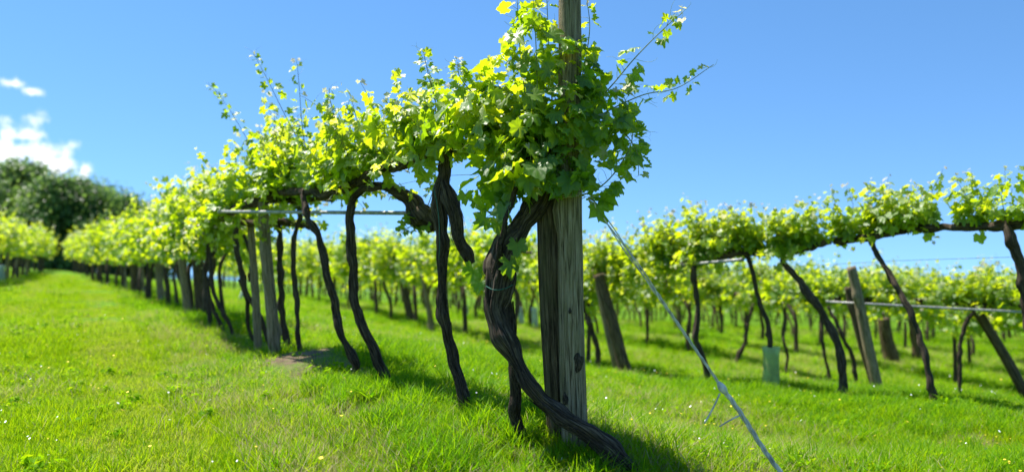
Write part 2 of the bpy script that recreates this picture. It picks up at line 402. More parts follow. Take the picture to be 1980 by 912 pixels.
def veins(n):        # paler along the five main veins
    no = (n - 5) // 2; v = np.full(n, -.035); v[0] = .09
    for j in (1, 3, 5, 7, 9):
        for b in (1, 1 + no): v[b + 1 + 3 * j] = .09
    return v
LEAF_ME = [[mesh('vine_leaf', V, F, M['leaf'], tint=np.clip(.12 + .66 * t / (NT - 1) + veins(len(V)), 0, .86)) for t in range(NT)] for V, F in TPL[2]]
LEAF_TIP = [mesh('young_leaf', V, F, M['leaf'], tint=np.full(len(V), .9)) for V, F in TPL[2][:3]]

def grow_shoot(rng, start, d0, length, up=.10, droop=0.0, jit=.16, step=.055, size=.125, tipsize=.04, pale=True):
    """polyline and leaves (pos, tip direction, normal, size, tint)"""
    p = np.array(start, float); d = unit(d0); pts = [p.copy()]; leaves = []
    n = max(3, int(length / step)); side = rng.choice([-1, 1])
    for i in range(n):
        f = (i + 1) / n
        d = unit(d + rng.normal(0, jit, 3) + np.array([0, 0, up - droop * f]))
        p = p + d * step; pts.append(p.copy())
        if rng.random() < .9:
            lat = np.cross(d, [0, 0, 1]); lat = unit(lat if np.linalg.norm(lat) > .05 else rng.normal(0, 1, 3))
            ax = unit(lat * side + rng.normal(0, .35, 3) + d * .25); side = -side
            s = (size * (1 - f) ** .6 + tipsize * f) * rng.uniform(.75, 1.25)
            pos = p + ax * s * .55 + np.array([0, 0, .015])
            nrm = unit(np.array([0, 0, .75]) + ax * .55 + rng.normal(0, .42, 3))
            tip = unit(ax + np.array([0, 0, -.45]) + rng.normal(0, .3, 3))
            t = np.clip(.18 + .30 * rng.random() + .38 * f * (size < .5), 0, .80)
            if pale and f > .93: t = rng.uniform(.84, 1.0)
            leaves.append((pos, tip, nrm, s, t))
    return np.array(pts), leaves
def leaf_frames(leaves):
    pos = np.array([l[0] for l in leaves]); tip = np.array([l[1] for l in leaves]); nr = np.array([l[2] for l in leaves])
    s = np.array([l[3] for l in leaves]); t = np.array([l[4] for l in leaves])
    z = unit(nr); y = unit(tip - z * (tip * z).sum(-1, keepdims=True)); x = np.cross(y, z)
    return pos, np.stack([x, y, z], -1), s, t
def foliage_mesh(name, leaves, detail, origin, rng, mat=None):
    pos, R, s, t = leaf_frames(leaves); pos = pos - origin
    Vs, Fs, Ts, off = [], [], [], 0
    var = rng.integers(0, len(TPL[detail]), len(pos))
    for v, (TV, TF) in enumerate(TPL[detail]):
        i = np.where(var == v)[0]
        if not len(i): continue
        X = np.einsum('nij,vj->nvi', R[i] * s[i, None, None], TV) + pos[i, None]
        Vs.append(X.reshape(-1, 3)); Fs.append((TF[None] + (np.arange(len(i)) * len(TV))[:, None, None] + off).reshape(-1, 3))
        Ts.append(np.repeat(t[i], len(TV))); off += len(i) * len(TV)
    return mesh(name, np.vstack(Vs), [np.vstack(Fs)], mat or M['leaf'], tint=np.concatenate(Ts))
def leaf_objects(leaves, root, origin, rng):
    pos, R, s, t = leaf_frames(leaves)
    for p, r, sz, ti in zip(pos - origin, R, s, t):
        me = LEAF_TIP[rng.integers(3)] if ti > .82 else LEAF_ME[rng.integers(len(LEAF_ME))][int(np.clip((ti - .12) / .68 * (NT - 1) + .5, 0, NT - 1))]
        o = bpy.data.objects.new('leaf', me); COL.objects.link(o); o.parent = root
        m = Matrix(np.vstack([np.hstack([r * sz, p[:, None]]), [0, 0, 0, 1]]).tolist()); o.matrix_basis = m

def trunk_mesh(pts, rads, rng, sides=14, n=None, origin=(0, 0, 0), ridges=7, strips=0, rough=.22, knobs=4, jit=0.0):
    p = np.hstack([np.asarray(pts, float), np.asarray(rads, float)[:, None]])
    L = np.linalg.norm(np.diff(p[:, :3], axis=0), axis=1).sum()
    n = n or max(8, int(L / .022))
    q = spline(p, n); path = q[:, :3].copy(); r = np.maximum(q[:, 3], .003)
    if jit:
        s = np.linspace(0, L, n)
        for k in range(3):
            for ax in range(3): path[:, ax] += jit * np.sin(rng.uniform(3, 11) * s + rng.uniform(0, 6.28)) * rng.uniform(.3, 1)
    if jit:
        s = np.linspace(0, L, n); g = sum(np.sin(rng.uniform(4, 26) * s + rng.uniform(0, 6.28)) * rng.uniform(.4, 1) for _ in range(5))
        r = r * (1 + .075 * g * np.clip(np.minimum(s, L - s) / .1, 0, 1))
        for ax in range(3): path[:, ax] += .22 * jit * sum(np.sin(rng.uniform(14, 40) * s + rng.uniform(0, 6.28)) for _ in range(3))
        knobs = int(knobs + L * 5)
    V, F, U = tube(path, r, sides, rough * (1.5 if jit else 1), ridges, rng.uniform(-.7, .7), rng, True, knobs)
    parts = [(V, F, U)]
    for k in range(strips):       # shaggy strips of bark lifting off the stem
        a = rng.integers(2, max(3, n - 8)); m = rng.integers(4, 12); b = min(n - 1, a + m)
        if b - a < 3: continue
        seg = path[a:b]; T = unit(seg[-1] - seg[0]); o = unit(np.cross(T, rng.normal(0, 1, 3))); w = np.cross(T, o)
        f = np.linspace(0, 1, len(seg))[:, None]
        base = seg + o * (r[a:b, None] * (1.10 + .40 * f ** 2 * rng.random()))
        wd = rng.uniform(.003, .010)
        VV = np.vstack([base - w * wd, base + w * wd * (1 - .6 * f)]); c = len(seg); j = np.arange(c - 1)
        parts.append((VV, [np.stack([j, j + 1, c + j + 1, c + j], -1)], np.vstack([np.hstack([f * 0 + .1, f]), np.hstack([f * 0 + .2, f])])))
    V, F, U = join(parts)
    return mesh('vine_trunk', V - np.asarray(origin), F, M['bark'], U)
def cane_obj(pts, r0, root, origin, name='cane', mat=None):
    n = len(pts); V, F, U = tube(pts - origin, np.linspace(r0, r0 * .35, n), 5)
    return obj(name, mesh(name, V, F, mat or M['cane'], U), root)
def tendril(rng, p, d, L):
    n = 9; pts = [p]; d = unit(d); ax = unit(rng.normal(0, 1, 3))
    for i in range(n):
        d = unit(d + np.cross(ax, d) * (.12 + .35 * (i / n) ** 2) + rng.normal(0, .06, 3)); pts.append(pts[-1] + d * L / n)
    return np.array(pts)

# hand-shaped vines -------------------------------------------------------------------------------
def px_path(rows):      # rows of (px, py, depth, radius)
    return np.array([P(a, b, c) for a, b, c, r in rows]), np.array([r for *_, r in rows])
def hero_vine(label, trunk, cordons, shoots, seed, group=None, strips=10, sides=14, max_leaf=300, n_leaf_parts=300, extra=None, extra_shoots=(), sub=1.0, tend=0, size=.155, name='grapevine', jit=0.013):
    """trunk, cordons: lists of pixel paths; shoots: (n, length, lateral spread, hang share)"""
    rng = np.random.default_rng(seed)
    tp, tr = px_path(trunk[0]); o = tp[0].copy(); o[2] = H(o[0], o[1]); 
    root = empty(name, o, label, 'grapevine', group)
    for k, t in enumerate(trunk):
        pts, r = px_path(t); r = r * (.68 if k == 0 else .72)
        if k == 0: pts = np.vstack([pts[0] - np.array([0, 0, .12]), pts]); r = np.concatenate([[r[0] * 1.15], r])
        obj('trunk' if k == 0 else 'branch', trunk_mesh(pts, r, rng, sides, origin=o, strips=strips, jit=jit), root)
    lines = []
    for c in cordons:
        pts, r = px_path(c)
        obj('cordon', trunk_mesh(pts, r, rng, max(9, sides - 3), origin=o, strips=strips // 2, ridges=5, jit=jit, knobs=5), root)
        lines.append(spline(pts, 40))
    line = np.vstack(lines) if lines else spline(px_path(trunk[0])[0], 40)[30:]
    leaves, tends = [], []
    n, length, lat, hang = shoots
    nodes = rng.integers(0, len(line), 9)
    for k in range(int(n * 1.55)):
        b = line[int(np.clip(nodes[k % 9] + rng.normal(0, 1.6), 0, len(line) - 1))] + np.array([rng.normal(0, .03), rng.normal(0, .03), .02])
        a = rng.uniform(0, 6.28); out = np.array([math.cos(a), math.sin(a), 0])
        if rng.random() < hang:
            d0 = out * .9 + np.array([0, 0, rng.uniform(-.3, .3)]); up, dr = .02, .28; L = length * rng.uniform(.3, .65)
        else:
            d0 = out * rng.uniform(.2, 1.0) * lat + np.array([0, 0, rng.uniform(.5, 1.1)]); up, dr = .06, .06; L = length * rng.uniform(.35, 1.0)
        pts, lv = grow_shoot(rng, b, d0, L, up, dr, size=size)
        leaves += lv
        if k % 2 == 0 and len(pts) > 3: cane_obj(pts, .0055, root, o)
        if tend and rng.random() < tend:
            i = rng.integers(len(pts) // 2, len(pts)); tends.append(tendril(rng, pts[i], pts[i] - pts[i - 1] + rng.normal(0, .8, 3), rng.uniform(.08, .22)))
    for rows, sz in extra_shoots:         # long single shoots drawn by hand
        pts = spline(np.array([P(*r) for r in rows]), max(8, int(22 * len(rows) / 3)))
        cane_obj(pts, .006, root, o)
        m = len(pts); side = 1
        for i in range(1, m):
            f = i / m; d = unit(pts[i] - pts[i - 1]); lat_v = unit(np.cross(d, [0, .9, .4]))
            ax = unit(lat_v * side + rng.normal(0, .4, 3) + np.array([0, 0, .1])); side = -side
            if rng.random() > .88: continue
            s = sz * (1 - .62 * f) * rng.uniform(.7, 1.2)
            t = .25 + .5 * f * rng.random() if f < .9 else rng.uniform(.82, 1)
            leaves.append((pts[i] + ax * s * .6, unit(ax + np.array([0, 0, -.5])), unit(np.array([0, -.35, .6]) + rng.normal(0, .5, 3)), s, t))
            if rng.random() < .35: tends.append(tendril(rng, pts[i], -ax + d * .8 + rng.normal(0, .3, 3), rng.uniform(.08, .2)))
    if extra: leaves += extra(rng)
    near = sorted(range(len(leaves)), key=lambda i: leaves[i][0][1] - 1.5 * leaves[i][3])
    k = min(n_leaf_parts, len(leaves)); leaf_objects([leaves[i] for i in near[:k]], root, o, rng)
    if len(leaves) > k: tag(obj('foliage', foliage_mesh('foliage', [leaves[i] for i in near[k:]], 2 if sub > .5 else 1, o, rng), root), kind='stuff')
    if tends:
        V, F, U = join([tube(t - o, np.linspace(.0016, .0007, len(t)), 4) for t in tends])
        tag(obj('tendrils', mesh('tendrils', V, F, M['tendril'], U), root), kind='stuff')
    return root

R1 = 'vines of the near row'
# the near end vine: thick gnarled stem that lies along the ground before it rises
def end_fill(rng):
    out = []
    # leaf clumps wrapped round the head of the vine and the post
    for (px, py, Y, rx, ry, rz, n) in [(1045, 285, 5.2, .34, .30, .26, 85), (950, 235, 5.45, .34, .30, .30, 75), (870, 225, 5.75, .30, .28, .26, 60), (1115, 230, 5.2, .30, .28, .34, 46), (1180, 255, 5.15, .20, .22, .30, 32),
                                   (985, 165, 5.35, .32, .26, .24, 56), (1030, 70, 5.25, .24, .20, .34, 46), (1090, 130, 5.1, .20, .12, .20, 24), (1130, 130, 5.2, .14, .16, .24, 26), (1098, 215, 5.0, .15, .06, .22, 30), (770, 245, 6.6, .34, .3, .22, 60), (830, 285, 6.2, .22, .2, .16, 26), (1015, 340, 5.1, .26, .2, .16, 45), (950, 370, 5.25, .16, .14, .24, 36), (1095, 325, 5.05, .2, .12, .14, 30)]:
        c = P(px, py, Y)
        for k in range(int(n * .85)):
            q = unit(rng.normal(0, 1, 3)) * rng.uniform(.2, 1.0) ** .5; p = c + q * np.array([rx, ry, rz]); outw = unit(q + .4 * unit(p - P(1030, 260, 5.3)))
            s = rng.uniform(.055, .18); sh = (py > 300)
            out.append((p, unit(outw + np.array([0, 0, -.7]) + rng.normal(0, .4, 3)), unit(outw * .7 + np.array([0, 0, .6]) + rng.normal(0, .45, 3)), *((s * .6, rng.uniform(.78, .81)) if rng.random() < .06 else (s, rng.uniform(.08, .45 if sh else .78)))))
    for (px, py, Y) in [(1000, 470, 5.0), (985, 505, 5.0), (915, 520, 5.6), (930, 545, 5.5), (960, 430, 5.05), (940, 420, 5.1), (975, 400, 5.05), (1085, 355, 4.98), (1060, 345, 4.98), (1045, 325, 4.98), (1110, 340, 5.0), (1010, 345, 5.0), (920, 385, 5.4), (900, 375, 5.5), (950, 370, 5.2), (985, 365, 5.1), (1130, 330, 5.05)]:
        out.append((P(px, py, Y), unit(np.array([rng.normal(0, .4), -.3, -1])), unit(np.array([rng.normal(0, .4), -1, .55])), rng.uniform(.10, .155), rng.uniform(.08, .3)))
    return out
hero_vine('thick gnarled end vine whose stem lies along the grass before the grey post',
    [[(1225, 918, 4.88, .085), (1180, 876, 4.9, .086), (1112, 822, 4.93, .074), (1050, 775, 4.97, .062), (1008, 722, 5.0, .066), (985, 665, 5.06, .088), (958, 600, 5.1, .102), (966, 545, 5.13, .13), (972, 500, 5.17, .115), (1008, 440, 5.2, .095), (1026, 405, 5.2, .105), (1052, 360, 5.22, .11), (1062, 290, 5.27, .08)],
     [(1016, 838, 5.25, .045), (996, 800, 5.25, .042), (994, 730, 5.22, .045), (985, 650, 5.18, .05), (978, 580, 5.16, .05)],
     [(958, 560, 5.12, .05), (966, 500, 5.04, .03), (978, 430, 5.0, .02), (1000, 350, 5.1, .014), (985, 290, 5.2, .01)]],
    [[(1062, 320, 5.25, .07), (1010, 290, 5.45, .055), (950, 285, 5.75, .05), (880, 291, 6.15, .045)]],
    (34, .75, .75, .38), 11, R1, strips=170, sides=44, tend=.35, extra=end_fill, jit=.012,
    extra_shoots=[([(1060, 300, 5.2), (1150, 230, 5.15), (1240, 185, 5.1), (1310, 170, 5.1), (1380, 125, 5.1)], .13),
                  ([(1090, 260, 5.2), (1170, 180, 5.2), (1230, 110, 5.2), (1290, 50, 5.2), (1320, 25, 5.2)], .12),
                  ([(1120, 380, 5.05), (1160, 362, 5.0), (1195, 325, 5.0), (1222, 270, 5.0), (1215, 215, 5.05), (1200, 170, 5.1)], .14),
                  ([(1130, 250, 5.1), (1190, 245, 5.05), (1230, 290, 5.0), (1235, 340, 5.0)], .13),
                  ([(1050, 300, 5.15), (1040, 180, 5.1), (1036, 80, 5.1), (1030, -20, 5.1)], .13),
                  ([(1030, 300, 5.3), (1015, 180, 5.3), (1005, 90, 5.35), (1000, 0, 5.35)], .13),
                  ([(1075, 280, 5.4), (1065, 160, 5.4), (1060, 60, 5.4), (1055, -60, 5.4)], .13),
                  ([(1100, 240, 5.35), (1125, 150, 5.35), (1140, 60, 5.35), (1135, 0, 5.35)], .12),
                  ([(980, 270, 5.5), (930, 200, 5.5), (890, 150, 5.5), (885, 120, 5.5)], .13)])
# second vine: straight stem with a sawn-off branch stub
hero_vine('upright dark vine with a sawn-off branch stub, left of the end vine',
    [[(908, 806, 6.15, .075), (893, 745, 6.17, .062), (872, 680, 6.2, .06), (860, 600, 6.2, .062), (853, 500, 6.2, .064), (850, 430, 6.2, .068), (854, 375, 6.2, .085), (860, 330, 6.2, .07), (862, 290, 6.2, .06)],
     [(858, 355, 6.15, .06), (876, 400, 6.12, .07), (884, 445, 6.1, .066), (897, 482, 6.08, .056), (907, 508, 6.08, .05)]],
    [[(880, 291, 6.15, .048), (820, 300, 6.5, .05), (750, 324, 6.95, .048), (690, 352, 7.4, .042)]],
    (24, 1.0, .8, .2), 12, R1, strips=90, sides=36, tend=.3,
    extra_shoots=[([(860, 260, 6.2), (840, 190, 6.2), (825, 130, 6.2), (818, 95, 6.2)], .12), ([(800, 260, 6.5), (770, 220, 6.5), (740, 190, 6.5)], .12),
                  ([(900, 240, 6.0), (880, 190, 6.0), (893, 135, 6.0)], .11)])
hero_vine('bent vine arching over like a walking stick to the end of the metal bar',
    [[(752, 758, 7.4, .075), (728, 690, 7.4, .066), (700, 625, 7.4, .064), (684, 560, 7.4, .066), (681, 500, 7.4, .062), (676, 430, 7.4, .055), (682, 385, 7.4, .05), (706, 366, 7.38, .05), (745, 362, 7.35, .055), (778, 373, 7.3, .075), (800, 398, 7.3, .11), (816, 420, 7.3, .155), (828, 436, 7.3, .10), (832, 442, 7.3, .04)]],
    [[(690, 352, 7.4, .042), (640, 372, 7.9, .04), (590, 372, 8.5, .04)]],
    (20, 1.2, .75, .1), 13, R1, strips=50, sides=28, tend=.2,
    extra_shoots=[([(700, 340, 7.4), (660, 270, 7.4), (640, 200, 7.4), (636, 170, 7.4)], .12), ([(760, 310, 7.0), (700, 250, 7.0), (680, 195, 7.0)], .11), ([(818, 415, 7.3), (832, 385, 7.2), (842, 345, 7.0), (838, 300, 6.8)], .10), ([(812, 425, 7.25), (790, 440, 7.2), (770, 452, 7.2)], .11)])
hero_vine('slender brown vine bowed to the left, between the bent vine and the thin upright one',
    [[(686, 740, 8.15, .062), (682, 690, 8.15, .058), (660, 640, 8.15, .06), (640, 570, 8.15, .058), (632, 510, 8.15, .055), (612, 455, 8.2, .05), (596, 415, 8.3, .045), (585, 378, 8.5, .04)]],
    [[(590, 372, 8.5, .042), (545, 372, 9.2, .04), (510, 380, 9.6, .042)]],
    (22, 1.3, .65, .12), 14, R1, strips=30, sides=22, n_leaf_parts=220,
    extra_shoots=[([(600, 340, 8.5), (585, 250, 8.5), (578, 160, 8.5), (573, 115, 8.5)], .12), ([(610, 330, 8.5), (560, 240, 8.5), (515, 150, 8.5), (488, 100, 8.5)], .13)])
hero_vine('thin upright vine just right of the second grey post',
    [[(584, 694, 9.95, .05), (577, 640, 9.95, .045), (570, 560, 9.95, .045), (568, 480, 9.95, .045), (578, 420, 9.95, .04), (570, 385, 9.95, .035)]],
    [[(640, 385, 9.0, .03), (570, 388, 9.8, .035), (500, 388, 10.0, .05), (450, 405, 10.3, .065), (432, 415, 10.5, .06)]],
    (28, 1.35, .65, .18), 15, R1, strips=8, sides=12, n_leaf_parts=200,
    extra_shoots=[([(540, 370, 9.8), (490, 290, 9.8), (455, 230, 9.8), (425, 185, 9.8), (400, 160, 9.8)], .14), ([(560, 370, 9.9), (520, 300, 9.9), (500, 240, 9.9)], .12)])
hero_vine('black-stemmed vine pressed against the back of the second grey post',
    [[(572, 690, 10.35, .08), (552, 660, 10.35, .075), (545, 600, 10.35, .065), (543, 520, 10.35, .06), (540, 450, 10.35, .05), (520, 400, 10.35, .04)]],
    [[(600, 440, 10.2, .05), (545, 430, 10.4, .05), (480, 428, 10.7, .05), (432, 420, 10.8, .06)]],
    (18, .7, .85, .6), 16, R1, strips=6, sides=12, n_leaf_parts=120)
hero_vine('forked dark vine standing left of the second grey post',
    [[(520, 665, 11.2, .05), (500, 610, 11.2, .055), (478, 560, 11.2, .06), (462, 500, 11.2, .055), (455, 450, 11.2, .05), (465, 420, 11.2, .05)],
     [(488, 660, 11.3, .035), (478, 600, 11.25, .04), (468, 540, 11.2, .04)],
     [(482, 545, 11.2, .035), (487, 500, 11.25, .03), (470, 455, 11.3, .03)]],
    [[(440, 418, 11.0, .06), (395, 440, 12.2, .05), (345, 468, 14.2, .045)]],
    (54, 1.1, .85, .4), 17, R1, strips=6, sides=12, n_leaf_parts=160)
hero_vine('crooked pair of dark stems, fifth vine up the lane from the second grey post',
    [[(455, 656, 11.9, .045), (440, 620, 11.9, .045), (418, 575, 11.9, .045), (408, 520, 11.9, .04), (402, 480, 11.9, .04), (412, 450, 11.9, .035), (432, 436, 11.9, .03)],
     [(432, 640, 12.3, .04), (410, 590, 12.3, .04), (398, 530, 12.3, .035), (400, 470, 12.3, .03)]],
    [], (40, 1.1, .9, .4), 18, R1, strips=4, sides=10, n_leaf_parts=120)

R2 = 'vines of the second row'
C2 = [(1975, 432, 8.6, .055), (1860, 440, 9.2, .05), (1750, 442, 9.8, .05), (1680, 458, 10.2, .05), (1610, 466, 10.6, .05), (1530, 484, 11.0, .05), (1440, 490, 11.5, .05), (1360, 496, 12.2, .06), (1280, 516, 13.1, .075), (1200, 532, 14.4, .05)]
hero_vine('leaning vine at the right edge with its bare stem rising out of the picture',
    [[(2010, 815, 8.6, .08), (2000, 720, 8.6, .07), (1990, 620, 8.6, .065), (1972, 520, 8.6, .065), (1955, 465, 8.6, .07), (1938, 432, 8.65, .075)]],
    [C2[0:3]], (24, .8, .7, .15), 21, R2, strips=8, sides=14, n_leaf_parts=200)
hero_vine('bare-stemmed vine curving to the left, second from the right edge in the second row',
    [[(1808, 794, 9.5, .075), (1800, 735, 9.5, .055), (1782, 665, 9.6, .055), (1752, 590, 9.7, .055), (1722, 530, 9.9, .05), (1692, 487, 10.1, .05), (1680, 460, 10.2, .05)]],
    [C2[2:5]], (30, .9, .7, .15), 22, R2, strips=8, sides=14, n_leaf_parts=200)
hero_vine('strongly bowed dark vine just right of the green tree guard',
    [[(1628, 780, 10.6, .09), (1630, 735, 10.6, .08), (1622, 670, 10.6, .08), (1590, 605, 10.7, .075), (1552, 555, 10.8, .07), (1522, 512, 11.0, .06), (1510, 490, 11.1, .05)]],
    [C2[4:7]], (36, .95, .7, .15), 23, R2, strips=8, sides=14, n_leaf_parts=200)
hero_vine('slim vine growing out of the green plastic tree guard',
    [[(1490, 757, 11.4, .045), (1489, 690, 11.4, .05), (1480, 620, 11.4, .048), (1465, 560, 11.4, .045), (1450, 510, 11.4, .045), (1440, 492, 11.5, .04)]],
    [C2[6:8]], (28, .95, .7, .15), 24, R2, strips=6, sides=12, n_leaf_parts=160)
hero_vine('wavy dark vine crossed by the steel guy cable',
    [[(1372, 754, 12.1, .07), (1360, 700, 12.1, .058), (1345, 650, 12.1, .056), (1352, 610, 12.1, .054), (1345, 560, 12.1, .056), (1338, 525, 12.1, .06), (1350, 500, 12.2, .06)]],
    [C2[7:10]], (112, 1.15, .85, .32), 25, R2, strips=6, sides=14, n_leaf_parts=160)
hero_vine('short curved vine between the grey end post and the leaning post',
    [[(1157, 722, 15.2, .085), (1155, 680, 15.2, .075), (1145, 640, 15.2, .07), (1130, 600, 15.3, .06), (1125, 560, 15.3, .05)]],
    [[(1200, 532, 14.4, .05), (1130, 545, 15.4, .05), (1060, 548, 16.8, .045)]], (112, 1.2, .9, .38), 26, R2, strips=4, sides=12, n_leaf_parts=60)

R3 = 'vines of the third row'
C3 = [(2050, 588, 12.6, .05), (1930, 590, 13.1, .05), (1800, 584, 13.9, .05), (1680, 580, 14.6, .05), (1580, 578, 15.4, .05), (1500, 575, 16.6, .05), (1420, 572, 18.3, .05), (1370, 572, 19.2, .04)]
hero_vine('pale-barked vine arching to the right under the long bar',
    [[(1858, 788, 13.4, .055), (1853, 720, 13.4, .05), (1856, 665, 13.4, .05), (1872, 622, 13.3, .055), (1895, 600, 13.2, .055), (1930, 590, 13.1, .05)]], [C3[0:3]], (50, .9, .9, .58), 31, R3, strips=4, sides=12, n_leaf_parts=100)
hero_vine('slanting grey-brown vine just left of the free-standing leaning post',
    [[(1658, 752, 14.6, .055), (1648, 690, 14.6, .05), (1625, 640, 14.6, .05), (1600, 590, 14.7, .045)]], [C3[2:4]], (40, .9, .9, .58), 32, R3, strips=4, sides=10, n_leaf_parts=80)
hero_vine('thin dark vine right beside the strongly bowed vine, in the third row',
    [[(1606, 752, 15.0, .05), (1596, 690, 15.0, .045), (1588, 630, 15.1, .045), (1582, 582, 15.3, .045)]], [C3[3:5]], (40, .9, .9, .58), 33, R3, strips=4, sides=10, n_leaf_parts=60)
hero_vine('thin wavy vine just right of the green tree guard, further back',
    [[(1518, 735, 16.2, .045), (1522, 690, 16.2, .04), (1514, 650, 16.3, .045), (1518, 600, 16.5, .045), (1512, 576, 16.6, .045)]], [C3[4:6]], (40, .9, .9, .58), 34, R3, strips=4, sides=10, n_leaf_parts=40)
hero_vine('dark vine left of the green tree guard, leaning to the right',
    [[(1424, 707, 18.0, .08), (1436, 665, 18.0, .06), (1448, 625, 18.1, .06), (1456, 585, 18.2, .05)]], [C3[5:8]], (50, .9, .9, .58), 35, R3, strips=4, sides=10, n_leaf_parts=30)

# vines of the rows further off ---------------------------------------------------------------------
def vine_proto(seed, detail, n_shoots, size, sides, bend=.25, tall=1.0, low=-.62):
    """trunk, cordon, foliage meshes; row along local +x, base at the origin"""
    rng = np.random.default_rng(seed)
    h = 1.95 * tall; lean = rng.uniform(-.15, .65); r = rng.uniform(.030, .062)
    k = rng.uniform(-1, 1, (3, 2)) * bend
    pts = [(0, 0, -.12), (k[0, 0] * .3, k[0, 1] * .3, h * .25), (lean * .35 + k[1, 0] * .6, k[1, 1] * .5, h * .55), (lean * .8 + k[2, 0] * .4, k[2, 1] * .5, h * .82), (lean, 0, h)]
    tm = trunk_mesh(pts, np.array([1.35, 1.05, .95, .9, .85]) * r, rng, sides, n=16, ridges=5, knobs=3, rough=.2)
    cl = 1.15; zz = rng.normal(0, .035, 5)
    cpts = [(lean - cl, .0 + rng.normal(0, .12), h + zz[0]), (lean - cl * .5, rng.normal(0, .1), h + zz[1]), (lean, 0, h - .02), (lean + cl * .5, rng.normal(0, .1), h + zz[3]), (lean + cl, rng.normal(0, .12), h + zz[4])]
    cm = trunk_mesh(cpts, np.array([.6, .8, 1, .8, .6]) * .045, rng, max(6, sides - 2), n=14, ridges=4, knobs=3)
    line = spline(cpts, 40); leaves = []; nodes = rng.integers(0, 40, 6)
    for i in range(n_shoots):
        b = line[int(np.clip(nodes[i % 6] + rng.normal(0, 2.2), 0, 39))] + np.array([0, rng.uniform(-.6, .6), rng.uniform(low, .30)])
        a = rng.uniform(0, 6.28); out = np.array([math.cos(a), math.sin(a), 0])
        q = rng.random()
        if q < .36: L, d0, up, dr = rng.uniform(.25, .6), out * .9 + np.array([0, 0, .05]), .02, .32
        elif q < .92: L, d0, up, dr = rng.uniform(.3, .8), out * .6 + np.array([0, 0, .85]), .05, .06
        else: L, d0, up, dr = rng.uniform(.7, 1.15), out * .25 + np.array([0, 0, 1]), .06, .0
        _, lv = grow_shoot(rng, b, d0, L, up, dr, step=.07 if detail == 1 else .10, size=size, tipsize=.05, jit=.2)
        leaves += lv
    fm = foliage_mesh('foliage', leaves, detail, np.zeros(3), rng)
    return tm, cm, fm
MID = [vine_proto(300 + i, 1, 150, .15, 9, tall=random.uniform(.95, 1.05)) for i in range(8)]
FAR = [vine_proto(400 + i, 0, 115, .19, 6, tall=random.uniform(.95, 1.05), low=-.75) for i in range(6)]
ANG = math.atan2(1, -DX)        # heading of the rows
rv = np.random.default_rng(55)
def place_vine(k, y, label, group, proto=None, far=False):
    x = row_x(k, y) + rv.normal(0, .12); s = rv.uniform(.92, 1.08)
    P_ = FAR if far else MID
    tm, cm, fm = proto or P_[rv.integers(len(P_))]
    root = empty('grapevine', (x, y, H(x, y)), label, 'grapevine', group)
    if k == 2: s *= 1.10
    root.rotation_euler.z = ANG + rv.normal(0, .06); root.scale = (s * 1.05, s, s * rv.uniform(1.0, 1.08))
    obj('trunk', tm, root); obj('cordon', cm, root); tag(obj('foliage', fm, root), kind='stuff')
    return root
ORD = ['first', 'second', 'third', 'fourth', 'fifth', 'sixth', 'seventh', 'eighth', 'ninth', 'tenth', 'eleventh', 'twelfth']
def fill_row(k, y0, y1, step, labels, group, far_from=30):
    y = y0; i = 0
    while y < y1:
        place_vine(k, y + rv.normal(0, .1), labels(i, y), group, far=y > far_from); y += step * rv.uniform(.88, 1.12); i += 1
fill_row(1, 13.4, 64, 1.25, lambda i, y: f'{ORD[i]} leafy vine up the lane beyond the crooked dark stems' if i < 10 else 'vine in the far part of the row beside the grass lane', 'vines up the lane', 22)
fill_row(0, 27.5, 60, 1.6, lambda i, y: f'{ORD[i]} vine from the left edge in the row left of the grass lane' if 2 < i < 9 else 'vine in the row along the left side of the grass lane', 'vines left of the lane', 34)
fill_row(2, 16.6, 58, 1.55, lambda i, y: f'{ORD[i]} vine left of the short curved vine in the second row' if i < 10 else 'vine in the far end of the second row, behind the dark stems', 'second row beyond the end post')
fill_row(3, 19.6, 58, 1.6, lambda i, y: f'{ORD[i]} vine left of the right-leaning dark vine in the third row' if i < 10 else 'vine in the far part of the third row, seen under the second row', 'third row')
for k in range(4, 11):
    nm = ORD[k - 1]
    fill_row(k, max(12, ROW_A[k] / 1.30), 62 - (k - 4) * 1.5, 1.75 + .03 * k, lambda i, y, nm=nm: f'small vine of the {nm} row, seen beneath the nearer canopies', f'{nm} row', 24)

# the rows beyond those, which merge into one mass of leaves
def far_rows():
    rng = np.random.default_rng(91); lv = []; parts = []
    for k in range(4, 25):
        a = 15.82 + 4.25 * (k - 3); y = 62 - (k - 4) * 1.5 + 1 if k < 11 else max(30, a / 1.30)
        y_end = 112
        while y < y_end:
            x = a - DX * y
            if x / y > -.62:
                z = H(x, y); h = 1.95
                for j in range(90):
                    q = rng.normal(0, 1, 3) * np.array([.8, .5, .42]); c = np.array([x, y, z + h - .05]) + np.array([-q[0] * .5 + q[1] * .87, q[0] * .87 + q[1] * .5, q[2]])
                    lv.append((c, unit(rng.normal(0, 1, 3)), unit(np.array([0, -.2, .7]) + rng.normal(0, .5, 3)), rng.uniform(.22, .42), rng.uniform(.2, .75)))
                if y < 80:
                    p = np.array([(x, y, z - .1), (x + rng.normal(0, .15), y, z + 1.0), (x + rng.normal(-.2, .2), y, z + 2.0)]); parts.append(tube(spline(p, 5), .055, 5))
            y += 2.0
    V, F, U = join(parts)
    tag(obj('far_vine_rows', foliage_mesh('far_vine_rows', lv, 0, np.zeros(3), rng)), 'mass of far vine rows filling the slope beyond', 'vineyard', kind='stuff')
    tag(obj('far_vine_stems', mesh('far_vine_stems', V, F, M['bark'], U)), 'dark stems of the farthest vine rows', 'vine stems', kind='stuff')
far_rows()

